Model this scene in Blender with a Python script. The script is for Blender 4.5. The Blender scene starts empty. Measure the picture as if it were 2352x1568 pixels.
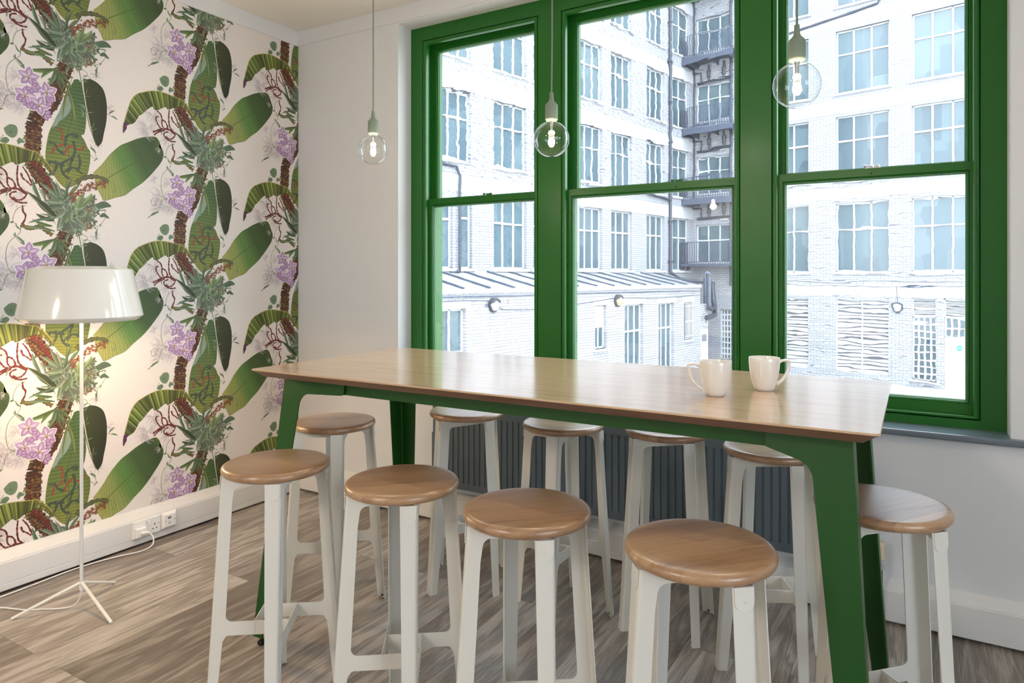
import bpy, bmesh, math, random
from math import sin, cos, radians as R_, pi, sqrt, atan2
from mathutils import Vector, Matrix
rng = random.Random(7)
SC = bpy.context.scene
COL = SC.collection

# ---------------------------------------------------------------- colour / materials
def lin(c):
    return tuple(((x/255.0)/12.92 if x <= 10.3 else ((x/255.0+0.055)/1.055)**2.4) for x in c)
MATS = {}
def new_mat(name):
    m = bpy.data.materials.new(name); m.use_nodes = True
    nt = m.node_tree; nt.nodes.clear()
    out = nt.nodes.new('ShaderNodeOutputMaterial')
    MATS[name] = m
    return m, nt, out
def N(nt, typ, **kw):
    n = nt.nodes.new(typ)
    for k, v in kw.items():
        if k.startswith('i_'):
            key = k[2:]
            key = int(key) if key.isdigit() else key.replace('_', ' ')
            n.inputs[key].default_value = v
        else:
            setattr(n, k, v)
    return n
def L(nt, a, b): nt.links.new(a, b)
def mat(name, rgb, rough=0.5, metal=0.0, coat=0.0, noise=0.0, nscale=8.0, bump=0.0, bscale=200.0, spec=0.5, emit=None, estr=0.0):
    m, nt, out = new_mat(name)
    b = N(nt, 'ShaderNodeBsdfPrincipled')
    c = lin(rgb)+(1,)
    b.inputs['Base Color'].default_value = c
    b.inputs['Roughness'].default_value = rough
    b.inputs['Metallic'].default_value = metal
    b.inputs['Coat Weight'].default_value = coat
    b.inputs['Coat Roughness'].default_value = 0.15
    b.inputs['Specular IOR Level'].default_value = spec
    tc = N(nt, 'ShaderNodeTexCoord')
    if noise:
        n = N(nt, 'ShaderNodeTexNoise'); n.inputs['Scale'].default_value = nscale; n.inputs['Detail'].default_value = 4
        L(nt, tc.outputs['Object'], n.inputs['Vector'])
        mr = N(nt, 'ShaderNodeMapRange'); mr.inputs[1].default_value = 0.3; mr.inputs[2].default_value = 0.7
        mr.inputs[3].default_value = 1-noise; mr.inputs[4].default_value = 1+noise
        L(nt, n.outputs['Fac'], mr.inputs[0])
        hs = N(nt, 'ShaderNodeHueSaturation'); hs.inputs['Color'].default_value = c
        L(nt, mr.outputs[0], hs.inputs['Value']); L(nt, hs.outputs[0], b.inputs['Base Color'])
    if bump:
        n2 = N(nt, 'ShaderNodeTexNoise'); n2.inputs['Scale'].default_value = bscale; n2.inputs['Detail'].default_value = 2
        L(nt, tc.outputs['Object'], n2.inputs['Vector'])
        bp = N(nt, 'ShaderNodeBump'); bp.inputs['Strength'].default_value = bump; bp.inputs['Distance'].default_value = 0.001
        L(nt, n2.outputs['Fac'], bp.inputs['Height']); L(nt, bp.outputs[0], b.inputs['Normal'])
    if emit:
        b.inputs['Emission Color'].default_value = lin(emit)+(1,); b.inputs['Emission Strength'].default_value = estr
    L(nt, b.outputs[0], out.inputs[0])
    return m

def wood_mat(name, dark, mid, light, rough=0.45, coat=0.0, axis='X', stave=0.0, freq=1.0, randomise=True, crough=0.2, cior=1.5):
    m, nt, out = new_mat(name)
    b = N(nt, 'ShaderNodeBsdfPrincipled'); b.inputs['Roughness'].default_value = rough
    b.inputs['Coat Weight'].default_value = coat; b.inputs['Coat Roughness'].default_value = crough; b.inputs['Coat IOR'].default_value = cior
    tc = N(nt, 'ShaderNodeTexCoord')
    src = tc.outputs['Object']
    if randomise:
        oi = N(nt, 'ShaderNodeObjectInfo')
        ml = N(nt, 'ShaderNodeVectorMath', operation='MULTIPLY'); ml.inputs[1].default_value = (7.0, 3.1, 1.0)
        cb = N(nt, 'ShaderNodeCombineXYZ')
        for i in range(3): L(nt, oi.outputs['Random'], cb.inputs[i])
        L(nt, cb.outputs[0], ml.inputs[0])
        ad = N(nt, 'ShaderNodeVectorMath', operation='ADD'); L(nt, src, ad.inputs[0]); L(nt, ml.outputs[0], ad.inputs[1])
        base = ad.outputs[0]
    else:
        base = src
    sep = N(nt, 'ShaderNodeSeparateXYZ'); L(nt, base, sep.inputs[0])
    across = sep.outputs['Y'] if axis == 'X' else sep.outputs['X']
    along = sep.outputs['X'] if axis == 'X' else sep.outputs['Y']
    # stave id
    if stave:
        dv = N(nt, 'ShaderNodeMath', operation='DIVIDE'); L(nt, across, dv.inputs[0]); dv.inputs[1].default_value = stave
        fl = N(nt, 'ShaderNodeMath', operation='FLOOR'); L(nt, dv.outputs[0], fl.inputs[0])
        wn = N(nt, 'ShaderNodeTexWhiteNoise', noise_dimensions='1D'); L(nt, fl.outputs[0], wn.inputs['W'])
        sid = wn.outputs['Value']
    # stretched coords
    cx = N(nt, 'ShaderNodeCombineXYZ')
    m1 = N(nt, 'ShaderNodeMath', operation='MULTIPLY'); L(nt, along, m1.inputs[0]); m1.inputs[1].default_value = 1.3*freq
    m2 = N(nt, 'ShaderNodeMath', operation='MULTIPLY'); L(nt, across, m2.inputs[0]); m2.inputs[1].default_value = 14*freq
    L(nt, m1.outputs[0], cx.inputs[0]); L(nt, m2.outputs[0], cx.inputs[1])
    m3 = N(nt, 'ShaderNodeMath', operation='MULTIPLY'); L(nt, sep.outputs['Z'], m3.inputs[0]); m3.inputs[1].default_value = 14*freq
    if stave:
        m4 = N(nt, 'ShaderNodeMath', operation='MULTIPLY_ADD'); L(nt, sid, m4.inputs[0]); m4.inputs[1].default_value = 30; L(nt, m3.outputs[0], m4.inputs[2])
        L(nt, m4.outputs[0], cx.inputs[2])
    else:
        L(nt, m3.outputs[0], cx.inputs[2])
    n1 = N(nt, 'ShaderNodeTexNoise'); n1.inputs['Scale'].default_value = 1.6; n1.inputs['Detail'].default_value = 3; n1.inputs['Distortion'].default_value = 0.4
    L(nt, cx.outputs[0], n1.inputs['Vector'])
    # rings from noise contour
    mm = N(nt, 'ShaderNodeMath', operation='MULTIPLY'); L(nt, n1.outputs['Fac'], mm.inputs[0]); mm.inputs[1].default_value = 15
    sn = N(nt, 'ShaderNodeMath', operation='SINE'); L(nt, mm.outputs[0], sn.inputs[0])
    # fine pores
    sc2 = N(nt, 'ShaderNodeVectorMath', operation='MULTIPLY'); sc2.inputs[1].default_value = (10, 22, 22); L(nt, cx.outputs[0], sc2.inputs[0])
    n2 = N(nt, 'ShaderNodeTexNoise'); n2.inputs['Scale'].default_value = 1.0; n2.inputs['Detail'].default_value = 3; L(nt, sc2.outputs[0], n2.inputs['Vector'])
    f = N(nt, 'ShaderNodeMath', operation='MULTIPLY_ADD'); L(nt, sn.outputs[0], f.inputs[0]); f.inputs[1].default_value = 0.13; f.inputs[2].default_value = 0.5
    f2 = N(nt, 'ShaderNodeMath', operation='MULTIPLY_ADD'); L(nt, n2.outputs['Fac'], f2.inputs[0]); f2.inputs[1].default_value = 0.7; L(nt, f.outputs[0], f2.inputs[2])
    last = f2
    if stave:
        f3 = N(nt, 'ShaderNodeMath', operation='MULTIPLY_ADD'); L(nt, sid, f3.inputs[0]); f3.inputs[1].default_value = 0.35; L(nt, f2.outputs[0], f3.inputs[2])
        last = f3
    sub = N(nt, 'ShaderNodeMath', operation='SUBTRACT'); L(nt, last.outputs[0], sub.inputs[0]); sub.inputs[1].default_value = 0.5 if stave else 0.35
    cr = N(nt, 'ShaderNodeValToRGB')
    e = cr.color_ramp.elements
    e[0].position = 0.1; e[0].color = lin(dark)+(1,)
    e[1].position = 0.95; e[1].color = lin(light)+(1,)
    k = e.new(0.5); k.color = lin(mid)+(1,)
    L(nt, sub.outputs[0], cr.inputs[0]); L(nt, cr.outputs[0], b.inputs['Base Color'])
    bp = N(nt, 'ShaderNodeBump'); bp.inputs['Strength'].default_value = 0.12; bp.inputs['Distance'].default_value = 0.001
    L(nt, n2.outputs['Fac'], bp.inputs['Height']); L(nt, bp.outputs[0], b.inputs['Normal'])
    L(nt, b.outputs[0], out.inputs[0])
    return m

def glass_mat(name, tint=(1, 1, 1), ior=1.45, rough=0.0, wavy=0.0):
    m, nt, out = new_mat(name)
    tr = N(nt, 'ShaderNodeBsdfTransparent'); tr.inputs[0].default_value = tint+(1,)
    gl = N(nt, 'ShaderNodeBsdfGlossy'); gl.inputs['Roughness'].default_value = rough
    lw = N(nt, 'ShaderNodeLayerWeight'); lw.inputs[0].default_value = 0.5
    pw = N(nt, 'ShaderNodeMath', operation='POWER'); pw.inputs[1].default_value = 5.0 if not wavy else wavy
    L(nt, lw.outputs['Facing'], pw.inputs[0])
    fr = N(nt, 'ShaderNodeMath', operation='MULTIPLY_ADD'); fr.inputs[1].default_value = 0.9; fr.inputs[2].default_value = 0.045
    L(nt, pw.outputs[0], fr.inputs[0])
    mx = N(nt, 'ShaderNodeMixShader')
    L(nt, fr.outputs[0], mx.inputs[0]); L(nt, tr.outputs[0], mx.inputs[1]); L(nt, gl.outputs[0], mx.inputs[2])
    L(nt, mx.outputs[0], out.inputs[0])
    return m

def wavy_mat(name, ior=1.003, dist=0.06):
    m, nt, out = new_mat(name)
    rf = N(nt, 'ShaderNodeBsdfRefraction'); rf.inputs['Roughness'].default_value = 0.0; rf.inputs['IOR'].default_value = ior
    gl = N(nt, 'ShaderNodeBsdfGlossy'); gl.inputs['Roughness'].default_value = 0.0
    tc = N(nt, 'ShaderNodeTexCoord'); mp = N(nt, 'ShaderNodeVectorMath', operation='MULTIPLY'); mp.inputs[1].default_value = (7.0, 7.0, 20.0)
    L(nt, tc.outputs['Object'], mp.inputs[0])
    n = N(nt, 'ShaderNodeTexNoise'); n.inputs['Scale'].default_value = 1.0; n.inputs['Detail'].default_value = 1.5; L(nt, mp.outputs[0], n.inputs['Vector'])
    bp = N(nt, 'ShaderNodeBump'); bp.inputs['Strength'].default_value = 1.0; bp.inputs['Distance'].default_value = dist
    L(nt, n.outputs['Fac'], bp.inputs['Height']); L(nt, bp.outputs[0], rf.inputs['Normal'])
    lw = N(nt, 'ShaderNodeLayerWeight'); lw.inputs[0].default_value = 0.5
    pw = N(nt, 'ShaderNodeMath', operation='POWER'); pw.inputs[1].default_value = 5.0; L(nt, lw.outputs['Facing'], pw.inputs[0])
    fr = N(nt, 'ShaderNodeMath', operation='MULTIPLY_ADD'); fr.inputs[1].default_value = 0.9; fr.inputs[2].default_value = 0.045; L(nt, pw.outputs[0], fr.inputs[0])
    mx = N(nt, 'ShaderNodeMixShader'); L(nt, fr.outputs[0], mx.inputs[0]); L(nt, rf.outputs[0], mx.inputs[1]); L(nt, gl.outputs[0], mx.inputs[2])
    L(nt, mx.outputs[0], out.inputs[0]); return m

def brick_mat(name, c1, c2, mortar, bump=0.5):
    m, nt, out = new_mat(name)
    b = N(nt, 'ShaderNodeBsdfPrincipled'); b.inputs['Roughness'].default_value = 0.6
    tc = N(nt, 'ShaderNodeTexCoord'); sp = N(nt, 'ShaderNodeSeparateXYZ'); cb = N(nt, 'ShaderNodeCombineXYZ')
    L(nt, tc.outputs['Object'], sp.inputs[0]); L(nt, sp.outputs['X'], cb.inputs[0]); L(nt, sp.outputs['Z'], cb.inputs[1])
    br = N(nt, 'ShaderNodeTexBrick'); L(nt, cb.outputs[0], br.inputs['Vector'])
    br.inputs['Scale'].default_value = 1.0; br.inputs['Brick Width'].default_value = 0.26; br.inputs['Row Height'].default_value = 0.09
    br.inputs['Mortar Size'].default_value = 0.008; br.inputs['Mortar Smooth'].default_value = 0.2
    br.inputs['Color1'].default_value = lin(c1)+(1,); br.inputs['Color2'].default_value = lin(c2)+(1,); br.inputs['Mortar'].default_value = lin(mortar)+(1,)
    ns = N(nt, 'ShaderNodeTexNoise'); ns.inputs['Scale'].default_value = 1.3; ns.inputs['Detail'].default_value = 6; L(nt, tc.outputs['Object'], ns.inputs['Vector'])
    mr = N(nt, 'ShaderNodeMapRange'); mr.inputs[1].default_value = 0.3; mr.inputs[2].default_value = 0.7; mr.inputs[3].default_value = 0.93; mr.inputs[4].default_value = 1.03
    L(nt, ns.outputs['Fac'], mr.inputs[0])
    hs = N(nt, 'ShaderNodeHueSaturation'); L(nt, br.outputs['Color'], hs.inputs['Color']); L(nt, mr.outputs[0], hs.inputs['Value'])
    L(nt, hs.outputs[0], b.inputs['Base Color'])
    bp = N(nt, 'ShaderNodeBump'); bp.inputs['Strength'].default_value = bump; bp.inputs['Distance'].default_value = 0.01; bp.invert = True
    L(nt, br.outputs['Fac'], bp.inputs['Height']); L(nt, bp.outputs[0], b.inputs['Normal'])
    L(nt, b.outputs[0], out.inputs[0])
    return m

def floor_mat():
    m, nt, out = new_mat('oak_planks')
    b = N(nt, 'ShaderNodeBsdfPrincipled'); b.inputs['Roughness'].default_value = 0.33; b.inputs['Coat Weight'].default_value = 0.25; b.inputs['Coat Roughness'].default_value = 0.3
    tc = N(nt, 'ShaderNodeTexCoord'); sp = N(nt, 'ShaderNodeSeparateXYZ'); cb = N(nt, 'ShaderNodeCombineXYZ')
    L(nt, tc.outputs['Object'], sp.inputs[0]); L(nt, sp.outputs['Y'], cb.inputs[0]); L(nt, sp.outputs['X'], cb.inputs[1])
    br = N(nt, 'ShaderNodeTexBrick'); L(nt, cb.outputs[0], br.inputs['Vector']); br.offset = 0.37; br.offset_frequency = 3
    br.inputs['Scale'].default_value = 1.0; br.inputs['Brick Width'].default_value = 1.22; br.inputs['Row Height'].default_value = 0.182
    br.inputs['Mortar Size'].default_value = 0.0009; br.inputs['Mortar Smooth'].default_value = 0.1; br.inputs['Bias'].default_value = 0.0
    br.inputs['Color1'].default_value = (0, 0, 0, 1); br.inputs['Color2'].default_value = (1, 1, 1, 1); br.inputs['Mortar'].default_value = (0.35, 0.35, 0.35, 1)
    # per plank grain coordinates
    g = N(nt, 'ShaderNodeCombineXYZ')
    my = N(nt, 'ShaderNodeMath', operation='MULTIPLY'); L(nt, sp.outputs['Y'], my.inputs[0]); my.inputs[1].default_value = 3.4
    mx = N(nt, 'ShaderNodeMath', operation='MULTIPLY'); L(nt, sp.outputs['X'], mx.inputs[0]); mx.inputs[1].default_value = 26
    mz = N(nt, 'ShaderNodeMath', operation='MULTIPLY'); L(nt, br.outputs['Color'], mz.inputs[0]); mz.inputs[1].default_value = 40
    L(nt, my.outputs[0], g.inputs[0]); L(nt, mx.outputs[0], g.inputs[1]); L(nt, mz.outputs[0], g.inputs[2])
    n1 = N(nt, 'ShaderNodeTexNoise'); n1.inputs['Scale'].default_value = 0.8; n1.inputs['Detail'].default_value = 4; n1.inputs['Distortion'].default_value = 0.6; L(nt, g.outputs[0], n1.inputs['Vector'])
    mm = N(nt, 'ShaderNodeMath', operation='MULTIPLY'); L(nt, n1.outputs['Fac'], mm.inputs[0]); mm.inputs[1].default_value = 24
    sn = N(nt, 'ShaderNodeMath', operation='SINE'); L(nt, mm.outputs[0], sn.inputs[0])
    s2 = N(nt, 'ShaderNodeVectorMath', operation='MULTIPLY'); s2.inputs[1].default_value = (2.0, 15, 1); L(nt, g.outputs[0], s2.inputs[0])
    n2 = N(nt, 'ShaderNodeTexNoise'); n2.inputs['Scale'].default_value = 1.0; n2.inputs['Detail'].default_value = 4; n2.inputs['Roughness'].default_value = 0.65; L(nt, s2.outputs[0], n2.inputs['Vector'])
    f = N(nt, 'ShaderNodeMath', operation='MULTIPLY_ADD'); L(nt, sn.outputs[0], f.inputs[0]); f.inputs[1].default_value = 0.10; L(nt, n2.outputs['Fac'], f.inputs[2])
    f2 = N(nt, 'ShaderNodeMath', operation='MULTIPLY_ADD'); L(nt, n1.outputs['Fac'], f2.inputs[0]); f2.inputs[1].default_value = 0.6; L(nt, f.outputs[0], f2.inputs[2])
    f3 = N(nt, 'ShaderNodeMath', operation='MULTIPLY_ADD'); L(nt, br.outputs['Color'], f3.inputs[0]); f3.inputs[1].default_value = 0.34; L(nt, f2.outputs[0], f3.inputs[2])
    sb = N(nt, 'ShaderNodeMath', operation='SUBTRACT'); L(nt, f3.outputs[0], sb.inputs[0]); sb.inputs[1].default_value = 0.45
    cr = N(nt, 'ShaderNodeValToRGB'); e = cr.color_ramp.elements
    e[0].position = 0.12; e[0].color = lin(FLOOR_D)+(1,)
    e[1].position = 0.9; e[1].color = lin(FLOOR_L)+(1,)
    k = e.new(0.5); k.color = lin(FLOOR_M)+(1,)
    L(nt, sb.outputs[0], cr.inputs[0])
    mix = N(nt, 'ShaderNodeMixRGB', blend_type='MULTIPLY'); L(nt, br.outputs['Fac'], mix.inputs[0]); L(nt, cr.outputs[0], mix.inputs[1]); mix.inputs[2].default_value = (0.45, 0.42, 0.4, 1)
    L(nt, mix.outputs[0], b.inputs['Base Color'])
    bp = N(nt, 'ShaderNodeBump'); bp.inputs['Strength'].default_value = 0.25; bp.inputs['Distance'].default_value = 0.002
    L(nt, n2.outputs['Fac'], bp.inputs['Height']); L(nt, bp.outputs[0], b.inputs['Normal'])
    L(nt, b.outputs[0], out.inputs[0])
    return m

# ---------------------------------------------------------------- mesh builder
class MB:
    def __init__(s): s.v = []; s.f = []; s.mi = []
    def add(s, verts, faces, mi=0):
        o = len(s.v); s.v += [tuple(p) for p in verts]
        for f in faces: s.f.append([i+o for i in f]); s.mi.append(mi)
    def box(s, x0, x1, y0, y1, z0, z1, mi=0):
        if x0 > x1: x0, x1 = x1, x0
        if y0 > y1: y0, y1 = y1, y0
        if z0 > z1: z0, z1 = z1, z0
        s.add([(x0,y0,z0),(x1,y0,z0),(x1,y1,z0),(x0,y1,z0),(x0,y0,z1),(x1,y0,z1),(x1,y1,z1),(x0,y1,z1)],
              [(0,3,2,1),(4,5,6,7),(0,1,5,4),(1,2,6,5),(2,3,7,6),(3,0,4,7)], mi)
    def prism(s, poly, fn, t0, t1, mi=0):
        """poly 2-D outline; fn(a,b,t)->xyz; extruded from t0 to t1"""
        n = len(poly)
        vs = [fn(a, b, t0) for a, b in poly]+[fn(a, b, t1) for a, b in poly]
        fs = [tuple(range(n))[::-1], tuple(range(n, 2*n))]+[(i, (i+1) % n, n+(i+1) % n, n+i) for i in range(n)]
        s.add(vs, fs, mi)
    def tube(s, path, r, n=10, caps=True, mi=0):
        path = [Vector(p) for p in path]
        rr = r if isinstance(r, (list, tuple)) else [r]*len(path)
        up = Vector((0, 0, 1)); prev = None; rings = []
        for i, p in enumerate(path):
            d = (path[min(i+1, len(path)-1)]-path[max(i-1, 0)])
            d = d.normalized() if d.length > 1e-9 else up
            if prev is None:
                a = d.cross(up) if abs(d.dot(up)) < 0.95 else d.cross(Vector((1, 0, 0)))
                a.normalize()
            else:
                a = prev-d*prev.dot(d)
                a = a.normalized() if a.length > 1e-6 else d.orthogonal().normalized()
            prev = a; b = d.cross(a)
            rings.append([p+(a*cos(2*pi*k/n)+b*sin(2*pi*k/n))*rr[i] for k in range(n)])
        vs = [q for ring in rings for q in ring]; fs = []
        for i in range(len(rings)-1):
            for k in range(n):
                fs.append((i*n+k, i*n+(k+1) % n, (i+1)*n+(k+1) % n, (i+1)*n+k))
        if caps: fs += [tuple(range(n))[::-1], tuple((len(rings)-1)*n+k for k in range(n))]
        s.add(vs, fs, mi)
    def lathe(s, prof, c=(0, 0, 0), n=32, mi=0, close=False, axis='Z'):
        vs = []; fs = []; m = len(prof)
        for r, z in prof:
            for k in range(n):
                t = 2*pi*k/n; x, y, w = r*cos(t), r*sin(t), z
                if axis == 'Y': x, y, w = r*cos(t), z, r*sin(t)
                if axis == 'X': x, y, w = z, r*cos(t), r*sin(t)
                vs.append((c[0]+x, c[1]+y, c[2]+w))
        rng_ = range(m if close else m-1)
        for i in rng_:
            j = (i+1) % m
            for k in range(n):
                fs.append((i*n+k, i*n+(k+1) % n, j*n+(k+1) % n, j*n+k))
        if not close:
            if prof[0][0] > 1e-5: fs.append(tuple(range(n))[::-1])
            if prof[-1][0] > 1e-5: fs.append(tuple((m-1)*n+k for k in range(n)))
        s.add(vs, fs, mi)
    def build(s, name, material, parent=None, smooth=False, bevel=0.0, bseg=2, loc=None, auto=None):
        me = bpy.data.meshes.new(name); me.from_pydata(s.v, [], s.f)
        ms = material if isinstance(material, (list, tuple)) else [material]
        for q in ms: me.materials.append(q)
        if len(ms) > 1:
            for p, i in zip(me.polygons, s.mi): p.material_index = i
        bm = bmesh.new(); bm.from_mesh(me); bmesh.ops.remove_doubles(bm, verts=bm.verts, dist=1e-6)
        bmesh.ops.recalc_face_normals(bm, faces=bm.faces); bm.to_mesh(me); bm.free()
        o = bpy.data.objects.new(name, me); COL.objects.link(o)
        if parent is not None: o.parent = parent
        if loc: o.location = loc
        if smooth or auto:
            for p in me.polygons: p.use_smooth = True
            me.update()
            try: me.set_sharp_from_angle(angle=R_(auto or 40))
            except Exception: pass
        if bevel:
            bv = o.modifiers.new('bevel', 'BEVEL'); bv.width = bevel; bv.segments = bseg; bv.limit_method = 'ANGLE'; bv.angle_limit = R_(35)
            bv.harden_normals = False
        return o
XZ = lambda a, b, t: (a, t, b)
XY = lambda a, b, t: (a, b, t)
YZ = lambda a, b, t: (t, a, b)
def fillet(pts, n=6):
    out = []; m = len(pts)
    for i, p in enumerate(pts):
        r = p[2] if len(p) > 2 else 0
        P = Vector(p[:2])
        if r <= 0: out.append(tuple(P)); continue
        A = (Vector(pts[i-1][:2])-P); B = (Vector(pts[(i+1) % m][:2])-P)
        A.normalize(); B.normalize()
        th = math.acos(max(-1, min(1, A.dot(B))))
        t = r/math.tan(th/2); c = P+(A+B).normalized()*(r/sin(th/2))
        p0 = P+A*t-c; p1 = P+B*t-c
        a0 = atan2(p0.y, p0.x); a1 = atan2(p1.y, p1.x); d = (a1-a0+pi) % (2*pi)-pi
        for k in range(n+1):
            a = a0+d*k/n; out.append((c.x+r*cos(a), c.y+r*sin(a)))
    return out
def spline(pts, n=8):
    P = [Vector(p) for p in pts]; out = []
    P = [P[0]*2-P[1]]+P+[P[-1]*2-P[-2]]
    for i in range(1, len(P)-2):
        for k in range(n):
            t = k/n; a, b, c, d = P[i-1], P[i], P[i+1], P[i+2]
            out.append(0.5*((2*b)+(c-a)*t+(2*a-5*b+4*c-d)*t*t+(3*b-a-3*c+d)*t*t*t))
    out.append(P[-2]); return [tuple(q) for q in out]
def empty(name, loc=(0, 0, 0), rz=0.0):
    o = bpy.data.objects.new(name, None); COL.objects.link(o); o.location = loc; o.rotation_euler = (0, 0, rz); o.empty_display_size = 0.1
    return o
def tag(o, label=None, cat=None, group=None, kind=None):
    if label: o['label'] = label
    if cat: o['category'] = cat
    if group: o['group'] = group
    if kind: o['kind'] = kind
    return o
def struct(o, label=None, cat=None): return tag(o, label, cat, kind='structure')
def copy_tree(o, parent=None):
    c = o.copy(); COL.objects.link(c)
    if parent is not None: c.parent = parent
    for ch in list(o.children): copy_tree(ch, c)
    return c
def rect_frame(mb, outer, inner, prof, mi=0):
    """outer/inner=(x0,x1,z0,z1); prof=[('o'|'i', inset/expand, y)] closed ring sweep"""
    rings = []
    for k, e, y in prof:
        if k == 'o': x0, x1, z0, z1 = outer[0]+e, outer[1]-e, outer[2]+e, outer[3]-e
        else: x0, x1, z0, z1 = inner[0]-e, inner[1]+e, inner[2]-e, inner[3]+e
        rings.append([(x0, y, z0), (x1, y, z0), (x1, y, z1), (x0, y, z1)])
    m = len(rings); vs = [q for r in rings for q in r]; fs = []
    for i in range(m):
        j = (i+1) % m
        for k in range(4):
            fs.append((i*4+k, i*4+(k+1) % 4, j*4+(k+1) % 4, j*4+k))
    mb.add(vs, fs, mi)
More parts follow.
